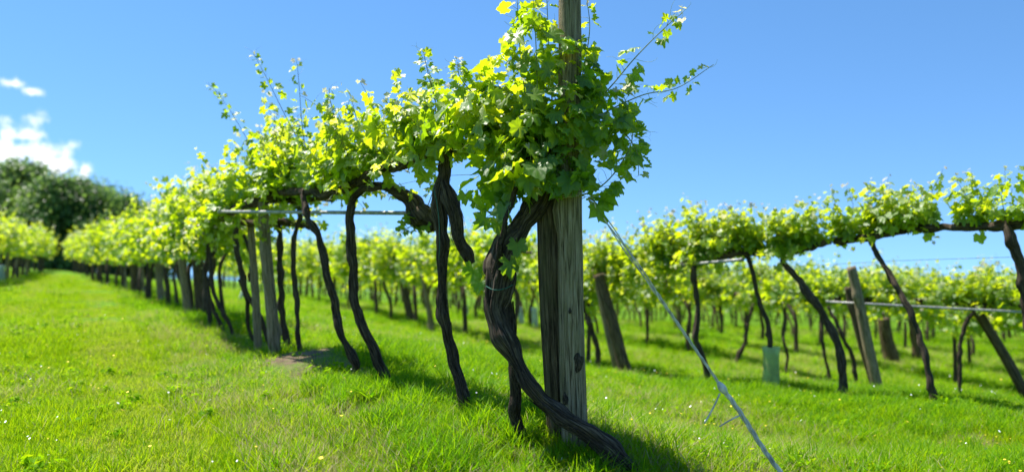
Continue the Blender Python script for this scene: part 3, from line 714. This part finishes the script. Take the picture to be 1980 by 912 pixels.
# ------------------------------------------------------------------ posts
def post_mesh(base, top, r0, r1, seed, mat, sides=18, dark_top=False, flat=0.0, cracks=5):
    rng = np.random.default_rng(seed); base = np.asarray(base, float); top = np.asarray(top, float)
    n = 46; f = np.linspace(0, 1, n)[:, None]
    path = base + (top - base) * f; L = np.linalg.norm(top - base)
    path[:, 0] += .012 * np.sin(f[:, 0] * 5 + rng.uniform(0, 6)); path[:, 1] += .012 * np.sin(f[:, 0] * 4 + rng.uniform(0, 6))
    V, F, U = tube(path, np.linspace(r0, r1, n), sides * 2, .035, 0, 0, rng, True, 2)
    m = sides * 2 + 1
    G = V[:n * m].reshape(n, m, 3); c = path[:, None]
    for k in range(cracks):       # long drying checks
        j = rng.integers(0, sides * 2); a = rng.integers(0, n - 12); b = a + rng.integers(10, n - a)
        fade = np.sin(np.linspace(0, np.pi, b - a)) ** .4
        dep = 1 - rng.uniform(.12, .25) * fade
        G[a:b, j] = c[a:b, 0] + (G[a:b, j] - c[a:b, 0]) * dep[:, None]
        if j == 0: G[a:b, -1] = G[a:b, 0]
    V[:n * m] = G.reshape(-1, 3)
    return V, F, U
def post(label, bpx, tpx, Y, w, mat='post', seed=0, group=None, Yt=None, name='wooden_post', sink=.15, taper=.8, sides=18):
    b = P(bpx[0], bpx[1], Y); t = P(tpx[0], tpx[1], Yt or Y); o = b.copy()
    b2 = b - unit(t - b) * sink
    V, F, U = post_mesh(b2 - o, t - o, w, w * taper, seed, mat, sides)
    q = obj(name, mesh(name, V, F, M[mat], U, smooth=True), None, o)
    return tag(q, label, 'post', group)
end_post = post('tall grey weathered end post rising through the leaf clump', (1112, 868), (1096, -170), 5.2, .094, 'post', 1, taper=.80, sides=24)
for px, py, rx, rz, sd in ((1118, 697, .040, .065, 1), (1092, 768, .030, .06, 2), (1100, 600, .012, .02, 3)):      # knots in the end post, standing a little proud
    rng = np.random.default_rng(sd); c = P(px, py, 5.2); fz = (868 - py) / (868 + 170)
    ax = P(1112 - 16 * fz, py, 5.2); rad_ = .094 * (1 - .2 * fz); t0 = math.asin(np.clip((c[0] - ax[0]) / rad_, -.9, .9)); V = []
    for ring, up in ((0, .014), (.5, .012), (1, -.006)):
        for j in range(16 if ring else 1):
            a_ = j * .3927; q_ = ring * (1 + (.22 * math.sin(3 * a_ + sd) + .12 * math.sin(5 * a_)) * (ring == 1)); th = t0 + rx * q_ * math.cos(a_) / rad_
            V.append(ax + np.array([(rad_ * 1.02 + up) * math.sin(th), -(rad_ * 1.02 + up) * math.cos(th), rz * q_ * math.sin(a_)]))
    j = np.arange(16); j2 = (j + 1) % 16
    V = np.array(V) - np.array(end_post.location)
    obj('knot', mesh('knot', V, [np.stack([0 * j, 1 + j, 1 + j2], -1), np.stack([1 + j, 17 + j, 17 + j2, 1 + j2], -1)], M['bark'], uv=V[:, [0, 2]] * 6), end_post)
post('darker brown post standing against the tall grey end post', (1080, 865), (1058, 300), 5.34, .088, 'post_dark', 2, taper=.95, sides=24)
post('grey post holding the metal cross bar, second post of the near row', (530, 698), (510, 385), 10.05, .085, 'post', 3, 'posts of the near row')
post('thin grey post behind the metal cross bar, left of the second post', (500, 680), (482, 385), 10.9, .06, 'post', 4, 'posts of the near row')
post('leaning brown post in the second row, right of the end post', (1214, 734), (1158, 530), 14.1, .12, 'post_dark', 5, 'posts of the second row')
post('thinner grey post leaning behind the brown one in the second row', (1192, 705), (1148, 520), 14.6, .075, 'post', 6, 'posts of the second row')
post('grey leaning post in the third row with its top standing free', (1702, 768), (1645, 516), 13.3, .10, 'post', 7, 'posts of the third row')
post('shorter brown post behind the free-standing leaning post', (1690, 745), (1638, 555), 13.8, .075, 'post_dark', 8, 'posts of the third row')
post('pale narrow post left of the straight dark vine, in the second row', (836, 648), (818, 532), 22.4, .085, 'post', 9, 'posts of the second row')
post('dark post beside the pale narrow one in the second row', (866, 648), (843, 540), 22.6, .105, 'post_dark', 10, 'posts of the second row')
post('thick dark stump-like post at the far bend of the second row', (795, 622), (780, 540), 25.8, .14, 'post_dark', 11, 'posts of the second row')
post('broad weathered post low behind the third row', (1722, 692), (1708, 615), 21, .2, 'post_dark', 12, 'posts of the fourth row')
post('wedge-shaped dark post low in the gap left of the thin curved vine', (1775, 685), (1762, 612), 22, .13, 'post_dark', 13, 'posts of the fourth row')
post('slanting brace post at the right edge under the long bar', (1985, 762), (1886, 596), 13.5, .095, 'post_dark', 14, 'posts of the third row')
for i, (bx, by, tx, ty, Y, w, mt) in enumerate([(364, 614, 348, 455, 16.4, .085, 'post'), (392, 612, 376, 450, 16.7, .14, 'post_dark'), (312, 584, 303, 470, 22.8, .11, 'post'),
        (277, 573, 268, 478, 25.5, .10, 'post'), (262, 568, 255, 482, 27.2, .12, 'post_dark'), (240, 558, 236, 488, 31, .12, 'post')]):
    post(['narrow grey post of the near row, third along the lane', 'wide dark post beside the third grey post along the lane', 'grey post of the near row, fifth along the lane', 'grey post of the near row, sixth along the lane', 'dark post of the near row, seventh along the lane', 'small grey post near the far end of the lane'][i],
         (bx, by), (tx, ty), Y, w, mt, 20 + i, 'posts of the near row')
for i, y in enumerate((30.0, 34.5, 39, 44)):
    x = row_x(0, y); z = H(x, y)
    V, F, U = post_mesh((0, 0, -.2), (.05, .03, 2.0), .09, .075, 40 + i, None)
    tag(obj('wooden_post', mesh('wooden_post', V, F, M['post'], U), None, (x, y, z)), 'grey post in the row left of the grass lane', 'post', 'posts left of the lane')

# ------------------------------------------------------------------ cross bars, wires, guy cable
def bar(label, a, b, r, group='metal cross bars'):
    a, b = P(*a), P(*b); o = (a + b) / 2
    V, F, U = tube(np.linspace(a, b, 6) - o, r, 12)
    root = empty('cross_bar', o, label, 'metal bar', group)
    obj('pipe', mesh('pipe', V, F, M['galv'], U), root)
    d = unit(b - a)
    for e in (a, b):
        V, F, U = tube(np.linspace(e - d * .02, e + d * .02, 3) - o, r * 1.45, 12); obj('end_collar', mesh('end_collar', V, F, M['galv'], U), root)
bar('long galvanised cross bar on the second grey post', (425, 409, 10.1), (800, 412, 7.5), .021)
bar('short pale bar end sticking out of the second row', (1318, 512, 12.4), (1434, 502, 11.2), .024)
bar('long thin bar across the third row at the right edge', (1600, 583, 13.6), (2000, 604, 12.6), .02)
def wire(label, pts, r, group):
    pts = np.array(pts); o = pts[0].copy(); V, F, U = tube(pts - o, r, 5)
    tag(obj('trellis_wire', mesh('trellis_wire', V, F, M['cable'], U), None, o), label, 'wire', group)
wire('thin trellis wire along the near row', [P(1100, 330, 5.2), P(850, 340, 6.5), P(640, 385, 8.6), P(515, 410, 10.1)], .0022, 'trellis wires')
wire('trellis wire from the left end of the long cross bar up the lane', [P(428, 409, 10.1), P(345, 452, 16.4), P(280, 478, 25)], .003, 'trellis wires')
wire('trellis wire from the right end of the long cross bar to the end post', [P(800, 412, 7.5), P(950, 370, 6.2), P(1090, 335, 5.3)], .0022, 'trellis wires')
for k, nm in ((2, 'second'), (3, 'third')):
    ys = np.linspace(8, 45, 20); xs = np.array([row_x(k, y) for y in ys]); zs = height(xs, ys) + 1.93
    wire(f'thin trellis wire along the {nm} row', np.stack([xs, ys, zs], -1), .003, 'trellis wires')

root = empty('guy_cable', (*P(1136, 378, 5.1)[:2], H(*P(1136, 378, 5.1)[:2])), 'pale twisted steel guy cable slanting from the end post to the grass', 'cable')
o = np.array(root.location)
A, B_ = P(1140, 380, 5.05), P(1560, 985, 4.66)
J = A + (B_ - A) * ((P(1395, 750, 4.8)[2] - A[2]) / (B_[2] - A[2]))
dirn = unit(B_ - A); s1 = unit(np.cross(dirn, [0, 1, 0])); s2 = np.cross(dirn, s1)
for ph in (0, 2.1, 4.2):
    f = np.linspace(0, 1, 160)[:, None]; base = A + (J - A) * f
    w = np.interp(f[:, 0], [0, .08, .3, .6, 1], [.016, .011, .014, .007, .005])[:, None]
    tw = np.interp(f[:, 0], [0, .1, .5, 1], [0, 4, 7, 30])[:, None] + ph
    V, F, U = tube(base + s1 * np.cos(tw) * w + s2 * np.sin(tw) * w - o, .0045, 6); obj('wire_strand', mesh('wire_strand', V, F, M['cable'], U), root)
for ph in (0, 2.1, 4.2):
    f = np.linspace(0, 1, 120)[:, None]; base = J + (B_ - J) * f; base = base + s1 * .005 * np.sin(f * 9)
    tw = f * 22 + ph
    V, F, U = tube(base + s1 * np.cos(tw) * .009 + s2 * np.sin(tw) * .009 - o, .0078, 7); obj('lower_strand', mesh('lower_strand', V, F, M['cable'], U), root)
f = np.linspace(0, 1, 10); V, F, U = tube(J + dirn * np.linspace(-.045, .045, 10)[:, None] - o, .026 * np.sin(np.pi * np.clip(f, .06, .94)) ** .5, 12)
obj('clamp', mesh('clamp', V, F, M['cable'], U), root)
for a, b in (((1392, 760, 4.8), (1362, 818, 4.75)), ((1432, 802, 4.76), (1391, 824, 4.72))):
    V, F, U = tube(spline(np.array([P(*a), (P(*a) + P(*b)) / 2 + [.01, 0, .01], P(*b)]), 8) - o, .0055, 6); obj('loose_wire_end', mesh('loose_wire_end', V, F, M['cable'], U), root)
for k in range(3):      # turns of wire round the post
    th = np.linspace(0, 6.28 * 1.02, 40); c = P(1104, 372 + 6 * k, 5.2)
    pts = c + np.stack([.098 * np.cos(th), .098 * np.sin(th), .012 * np.sin(th + k)], -1)
    V, F, U = tube(pts - o, .003, 5); obj('post_loop', mesh('post_loop', V, F, M['cable'], U), root)
def twine(label, pts, r=.003):
    pts = spline(np.array([P(*p) for p in pts]), 16); o = pts[0]; V, F, U = tube(pts - o, r, 5)
    tag(obj('twine', mesh('twine', V, F, M['twine'], U), None, o), label, 'twine', 'green twine ties')
twine('green twine hanging down the straight dark vine', [(838, 360, 6.05), (846, 400, 6.05), (850, 450, 6.05), (849, 500, 6.08)])
twine('green twine tied round the thick end vine', [(940, 553, 5.05), (955, 560, 4.98), (975, 558, 5.0), (992, 550, 5.06)])

# ------------------------------------------------------------------ tree guards
def guard(label, px, y0, y1, Y, r, mat, lean=0.0):
    b, t = P(px, y0, Y), P(px + lean, y1, Y); o = b.copy(); n = 26
    th = np.linspace(0, 2 * np.pi, n, endpoint=False); V = []
    for f in np.linspace(0, 1, 7):
        c = b + (t - b) * f - o; rr_ = r * (1 + .05 * math.sin(7 * f)) * (1.04 if f in (0, 1) else 1)
        V.append(c + np.stack([rr_ * np.cos(th), rr_ * np.sin(th) * .9, 0 * th], -1))
    V = np.vstack(V + [v * np.array([.97, .97, 1]) for v in V])
    F = []; j = np.arange(n); j2 = (j + 1) % n
    for i_ in range(6):
        F.append(np.stack([i_ * n + j, i_ * n + j2, (i_ + 1) * n + j2, (i_ + 1) * n + j], -1))
        F.append(np.stack([(7 + i_) * n + j, (8 + i_) * n + j, (8 + i_) * n + j2, (7 + i_) * n + j2], -1))
    F.append(np.stack([6 * n + j, 6 * n + j2, 13 * n + j2, 13 * n + j], -1))
    q = obj('tree_guard', mesh('tree_guard', V, [np.vstack(F)], M[mat], None), None, o)
    tag(q, label, 'tree guard', 'plastic tree guards')
guard('green translucent plastic tree guard round a slim stem on the right', 1491, 762, 670, 11.4, .122, 'guard_green')
guard('pale plastic tree guard just left of the paired end posts', 1035, 637, 594, 26, .10, 'guard_white', -2)
guard('pale tree guard leaning, left of the upright pale one', 1009, 625, 592, 28, .10, 'guard_white', -6)
guard('pale tree guard right of the straight dark vine', 903, 618, 590, 30, .10, 'guard_white', -4)
guard('white tree guard at the left edge beside the lane', 2, 545, 512, 31, .12, 'guard_white')
guard('pale leaning guard behind the forked dark vine', 462, 582, 560, 27, .07, 'guard_white', 10)
guard('small green guard in the shade behind the guy cable', 1340, 655, 645, 22, .1, 'guard_green')

# ------------------------------------------------------------------ far trees
def tree(label, px, Y, top_py, width, seed):
    rng = np.random.default_rng(seed); x = (px - CX) / FPX * Y; z = H(x, Y)
    h = CZ + (HY - top_py) / FPX * Y - z
    root = empty('tree', (x, Y, z), label, 'tree', 'dark trees at the end of the lane')
    parts = []; tips = []
    tp = spline(np.array([(0, 0, -.3), (rng.normal(0, .2), rng.normal(0, .2), h * .3), (rng.normal(0, .4), 0, h * .62), (rng.normal(0, .5), 0, h * .9)]), 14)
    parts.append(tube(tp, np.linspace(.32, .06, 14), 9, .1, 4, 0, rng))
    for k in range(9):
        i_ = rng.integers(4, 12); a = rng.uniform(0, 6.28); L = width * rng.uniform(.3, .5)
        e = tp[i_] + np.array([math.cos(a) * L, math.sin(a) * L, rng.uniform(.4, 1.8)])
        pts = spline(np.array([tp[i_], (tp[i_] + e) / 2 + [0, 0, .25], e]), 8); parts.append(tube(pts, np.linspace(.11, .03, 8), 6, .1, 0, 0, rng)); tips.append(e)
    V, F, U = join(parts); obj('trunk', mesh('trunk', V, F, M['tree_bark'], U), root)
    lobes = [(t + rng.normal(0, .3, 3), rng.uniform(1.0, 1.9)) for t in tips]
    for k in range(34):
        a = rng.uniform(0, 6.28); q = rng.uniform(0, 1); zz = h * (.06 + .9 * q); rr_ = width * .5 * math.sin(math.pi * (.28 + .62 * q)) * rng.uniform(.3, .95)
        lobes.append((np.array([math.cos(a) * rr_, math.sin(a) * rr_, zz]), rng.uniform(.8, 1.7)))
    lv = []
    for c, r in lobes:
        n = int(300 * r * r)
        q = rng.normal(0, .52, (n, 3)) * r * np.array([1.1, 1.1, .8]); t0 = rng.uniform(.05, .65)
        for v in q:
            lv.append((c + v, unit(rng.normal(0, 1, 3)), unit(v / r + np.array([0, 0, .6]) + rng.normal(0, .5, 3)), rng.uniform(.16, .32), np.clip(t0 + rng.normal(0, .12), 0, 1)))
    tag(obj('crown', foliage_mesh('crown', lv, 0, np.zeros(3), rng, M['tree']), root), kind='stuff')
for i, (px, Y, top, wd, lab) in enumerate([(-70, 74, 330, 8, 'tree cut by the left edge of the picture'), (35, 72, 318, 8.5, 'tallest dark broadleaf tree at the left, below the cloud'), (118, 70, 345, 7.5, 'dark tree standing where the grass lane ends'),
        (172, 73, 362, 7, 'dark rounded tree right of the lane end'), (232, 76, 375, 7, 'lowest dark tree, rightmost of the wood beyond the lane'), (80, 82, 340, 8, 'tree at the back of the wood, behind the lane-end tree'), (292, 84, 420, 6, 'low tree half hidden by the vine canopy of the near row'), (150, 88, 360, 8, 'tree deep in the wood behind the lane end'), (10, 86, 340, 8, 'tree behind the tallest dark tree'), (205, 80, 372, 8, 'tree filling the gap between the two rightmost dark trees')]):
    tree(lab, px, Y, top, wd, 70 + i)

# ------------------------------------------------------------------ grass
def tuft(name, seed, n, hmin, hmax, spread, width, t0, t1, dry=.06, lean=.5):
    rng = np.random.default_rng(seed); V, F, T = [], [], []
    for k in range(n):
        a = rng.uniform(0, 6.28); r = spread * math.sqrt(rng.random()); b = np.array([r * math.cos(a), r * math.sin(a), -.02])
        h = rng.uniform(hmin, hmax); a2 = rng.uniform(0, 6.28); d = np.array([math.cos(a2), math.sin(a2), 0]); w = np.array([-d[1], d[0], 0]) * width * rng.uniform(.6, 1.3)
        ln = lean * rng.uniform(.1, 1.2) * h; o = len(V)
        tt = rng.uniform(t0, t1) if rng.random() > dry else 1.0
        for f, wf in ((0, 1.0), (.4, .95), (.75, .65), (1, 0)):
            c = b + d * ln * f ** 1.9 + np.array([0, 0, h * f * (1 - .22 * f * lean)])
            if wf: V += [c - w * wf / 2, c + w * wf / 2]; T += [tt, tt]
            else: V.append(c); T.append(tt)
        F += [[o, o + 1, o + 3], [o, o + 3, o + 2], [o + 2, o + 3, o + 5], [o + 2, o + 5, o + 4], [o + 4, o + 5, o + 6]]
    me = mesh(name, np.array(V), [np.array(F)], M['grass'], tint=T)
    return bpy.data.objects.new(name, me)
def weed_tuft(name, seed, n):
    rng = np.random.default_rng(seed); lv = []
    for k in range(n):
        a = rng.uniform(0, 6.28); r = rng.uniform(.01, .09); p = np.array([r * math.cos(a), r * math.sin(a), rng.uniform(.02, .10)])
        lv.append((p, unit(np.array([math.cos(a), math.sin(a), .3])), unit(np.array([math.cos(a) * .5, math.sin(a) * .5, 1]) + rng.normal(0, .3, 3)), rng.uniform(.02, .045), rng.uniform(.2, .6)))
    return bpy.data.objects.new(name, foliage_mesh(name, lv, 0, np.zeros(3), rng, M['grass']))
tufts = bpy.data.collections.new('grass_tufts')
specs = [('a_lane', 1, 46, .04, .11, .13, .0045, .36, .70, .01, .6), ('b_lane', 2, 46, .05, .13, .13, .0045, .32, .70, .02, .7), ('c_mid', 3, 44, .06, .16, .12, .005, .24, .80, .07, .8),
         ('d_mid', 4, 44, .07, .20, .12, .005, .12, .68, .06, .8), ('e_tall', 5, 34, .12, .27, .10, .006, .05, .46, .06, .9), ('f_dry', 6, 38, .05, .18, .13, .004, .45, .84, .34, .9)]
for s in specs: tufts.objects.link(tuft(*s))
for j in range(2): tufts.objects.link(weed_tuft(f'g_weed_{j}', 30 + j, 22))
def flower_tuft(name, seed, n, mat):
    rng = np.random.default_rng(seed); V, F = [], []
    for k in range(n):
        c = np.array([rng.normal(0, .12), rng.normal(0, .12), rng.uniform(.08, .2)]); r = rng.uniform(.005, .009); o = len(V); a0 = rng.uniform(0, 6); tl = rng.normal(0, .4, 2)
        V.append(c)
        for j in range(7):
            a = a0 + j * .8976; V.append(c + np.array([r * math.cos(a), r * math.sin(a), r * (tl[0] * math.cos(a) + tl[1] * math.sin(a))]))
        F += [[o, o + 1 + j, o + 1 + (j + 1) % 7] for j in range(7)]
    return bpy.data.objects.new(name, mesh(name, np.array(V), [np.array(F)], mat))
tufts.objects.link(flower_tuft('h_flower', 3, 2, M['petal'])); tufts.objects.link(tuft('j_track', 9, 44, .03, .08, .14, .005, .70, .79, .07, .9)); tufts.objects.link(flower_tuft('i_flower', 4, 3, M['yellow_petal']))
rg = np.random.default_rng(21)
pts = []
def scatter(y0, y1, n, x0, x1):
    y = np.sqrt(rg.uniform(y0 ** 2, y1 ** 2, n)); return (x0 + (x1 - x0) * rg.random(n)) * y, y
for y0, y1, n in ((2.2, 5, 5500), (5, 8, 17000), (8, 12, 17000), (12, 18, 16000), (18, 28, 16000), (28, 48, 14000)):
    x, y = scatter(y0, y1, n, -.85, .85); pts.append(np.stack([x, y, np.full(n, max(1.0, .82 + y0 * .028))], -1))
pts = np.vstack(pts); X, Y = pts[:, 0], pts[:, 1]
rn = rowness(X, Y); lane = np.exp(-(((X + DX * Y) + .9) / 2.3) ** 4)
def fbm(x, y, seed, s):
    r = np.random.default_rng(seed); v = 0
    for k in range(10):
        a = r.uniform(0, 6.28); f = s * r.uniform(.5, 2.2); v = v + np.sin(f * (x * math.cos(a) + y * math.sin(a)) + r.uniform(0, 6.28) + 1.5 * np.sin(.6 * f * (y * math.cos(a) - x * math.sin(a))))
    return v / 4
n1, n2 = fbm(X, Y, 1, 1.1), fbm(X, Y, 2, 3.0)
spots = [(690, 822, 6.3, .45), (595, 790, 6.9, .5), (680, 738, 8.4, .6), (1900, 842, 7.4, .7), (1820, 835, 7.5, .5), (560, 705, 9.9, .25), (420, 640, 13, .5), (1560, 735, 13, .4)]
bare = (rn > .5) & (n1 + .4 * n2 > .55) & (X * 1450 / Y + 990 < 1130)
for a_, b_, c_, d_ in spots:
    sp = P(a_, b_, c_); bare |= np.hypot(X - sp[0], (Y - sp[1]) * .6) < d_ * (.6 + .25 * n2)
bare = bare & (rg.random(len(X)) < .9)
u = rg.random(len(X)) + .18 * n1
idx = np.where(lane > .5, np.where(u < .5, 0, np.where(u < .82, 1, np.where(u < .93, 2, np.where(u < .97, 6, 5)))),
      np.where(u < .12, 0, np.where(u < .28, 1, np.where(u < .55, 2, np.where(u < .74, 3, np.where(u < .83, 4, np.where(u < .93, 5, np.where(u < .97, 6, 7))))))))
fl = rg.random(len(X)); idx = np.where(fl < .008, 8, np.where(fl > .994, 9, idx))
off = X + DX * Y; trk = np.minimum(np.abs(off - .45), np.abs(off + 1.7) + .1) + .12 * n2
idx = np.where((trk < .5) & (rg.random(len(X)) < .8), 10, idx)                    # wheel tracks in the lane
idx = np.where((off > 1.15) & (off < 2.4) & (Y < 16) & (rg.random(len(X)) < .35 + .2 * n1), 5, idx)     # paler, coarser verge
big = fbm(X, Y, 5, .55)
wild = lane < .5
idx = np.where(wild & (big > .0) & (rg.random(len(X)) < .25 + .3 * np.clip(big, 0, 1)), 5, idx)                 # pale, seeding patches
idx = np.where(wild & ((big < -.45) | ((rn > .45) & (n1 < -.1))) & (rg.random(len(X)) < .28), 4, idx)     # dark taller clumps; along the rows their dark tint also paints a shadow strip
idx = np.where((lane > .5) & (big < -.5) & (rg.random(len(X)) < .4), 2, idx)
keep = ~bare; pts = pts[keep]; idx = idx[keep]; X, Y = pts[:, 0], pts[:, 1]; n2 = n2[keep]
Z = height(X, Y); q = len(X)
gm = bpy.data.meshes.new('grass'); gm.vertices.add(q); gm.vertices.foreach_set('co', np.stack([X, Y, Z], -1).astype(np.float32).ravel())
def attr(nm, ty, key, v): a_ = gm.attributes.new(nm, ty, 'POINT'); a_.data.foreach_set(key, v)
attr('idx', 'INT', 'value', idx.astype(np.int32))
attr('rot', 'FLOAT_VECTOR', 'vector', np.stack([rg.normal(0, .12, q), rg.normal(0, .12, q), rg.uniform(0, 6.28, q)], -1).astype(np.float32).ravel())
attr('scl', 'FLOAT', 'value', (pts[:, 2] * rg.uniform(.65, 1.3, q) * (1 + .25 * n2)).astype(np.float32))
gm.update()
grass = tag(obj('grass', gm), 'green meadow grass covering the ground between the vines', 'grass', kind='stuff')
ng = bpy.data.node_groups.new('grass_scatter', 'GeometryNodeTree')
ng.interface.new_socket('Geometry', in_out='INPUT', socket_type='NodeSocketGeometry'); ng.interface.new_socket('Geometry', in_out='OUTPUT', socket_type='NodeSocketGeometry')
gi = ng.nodes.new('NodeGroupInput'); go = ng.nodes.new('NodeGroupOutput'); iop = ng.nodes.new('GeometryNodeInstanceOnPoints'); ci = ng.nodes.new('GeometryNodeCollectionInfo')
ci.inputs['Collection'].default_value = tufts; ci.inputs['Separate Children'].default_value = True; ci.inputs['Reset Children'].default_value = True
def na(nm, ty):
    a_ = ng.nodes.new('GeometryNodeInputNamedAttribute'); a_.data_type = ty; a_.inputs['Name'].default_value = nm; return a_.outputs['Attribute']
L_ = ng.links.new
L_(gi.outputs[0], iop.inputs['Points']); L_(ci.outputs[0], iop.inputs['Instance']); iop.inputs['Pick Instance'].default_value = True
L_(na('idx', 'INT'), iop.inputs['Instance Index']); L_(na('rot', 'FLOAT_VECTOR'), iop.inputs['Rotation']); L_(na('scl', 'FLOAT'), iop.inputs['Scale']); L_(iop.outputs[0], go.inputs[0])
grass.modifiers.new('scatter', 'NODES').node_group = ng

# ------------------------------------------------------------------ weeds that can be picked out
def strap_clump(label, px, py, Y, n, hgt, seed):
    rng = np.random.default_rng(seed); p = P(px, py, Y); p[2] = H(p[0], p[1])
    root = empty('weed_clump', p, label, 'weed', 'weeds at the foot of the vines')
    for k in range(n):
        a = rng.uniform(0, 6.28); d = np.array([math.cos(a), math.sin(a), 0]); w = np.array([-d[1], d[0], 0]); h = hgt * rng.uniform(.6, 1.1); ln = h * rng.uniform(.3, 1.0); wd = rng.uniform(.009, .016)
        f = np.linspace(0, 1, 7); c = d * ln * (f ** 1.6)[:, None] + np.array([0, 0, 1]) * (h * (f - .38 * f ** 2.5))[:, None] + np.append(rng.normal(0, .02, 2), 0)
        wf = (wd * np.sin(np.pi * (.15 + .85 * f)) ** .7)[:, None]; wf[-1] = .0005
        V = np.vstack([c - w * wf, c + w * wf]); j = np.arange(6)
        obj('blade', mesh('blade', V, [np.stack([j, j + 1, 8 + j, 7 + j], -1)], M['grass'], tint=np.full(14, rng.uniform(.02, .4))), root)
strap_clump('strap-leaved weed clump at the foot of the straight dark vine', 925, 815, 6.0, 22, .28, 1)
strap_clump('dark tufted weed in front of the bent vine', 715, 792, 6.7, 26, .26, 2)
strap_clump('strap-leaved weed beside the thin second stem of the end vine', 985, 838, 5.5, 14, .22, 3)
strap_clump('weed tuft under the slender bowed vine', 650, 772, 7.2, 18, .2, 4)
strap_clump('weed clump at the foot of the curving vine on the right', 1830, 795, 9.3, 18, .3, 5)

strap_clump('coarse grass tuft at the foot of the grey end post', 1130, 880, 5.12, 24, .2, 6)
strap_clump('coarse grass tuft left of the lying stem, below the paired posts', 1060, 895, 4.85, 20, .17, 7)
strap_clump('weed tuft at the foot of the leaning brown post', 1240, 735, 14.0, 16, .3, 8)
# ------------------------------------------------------------------ end
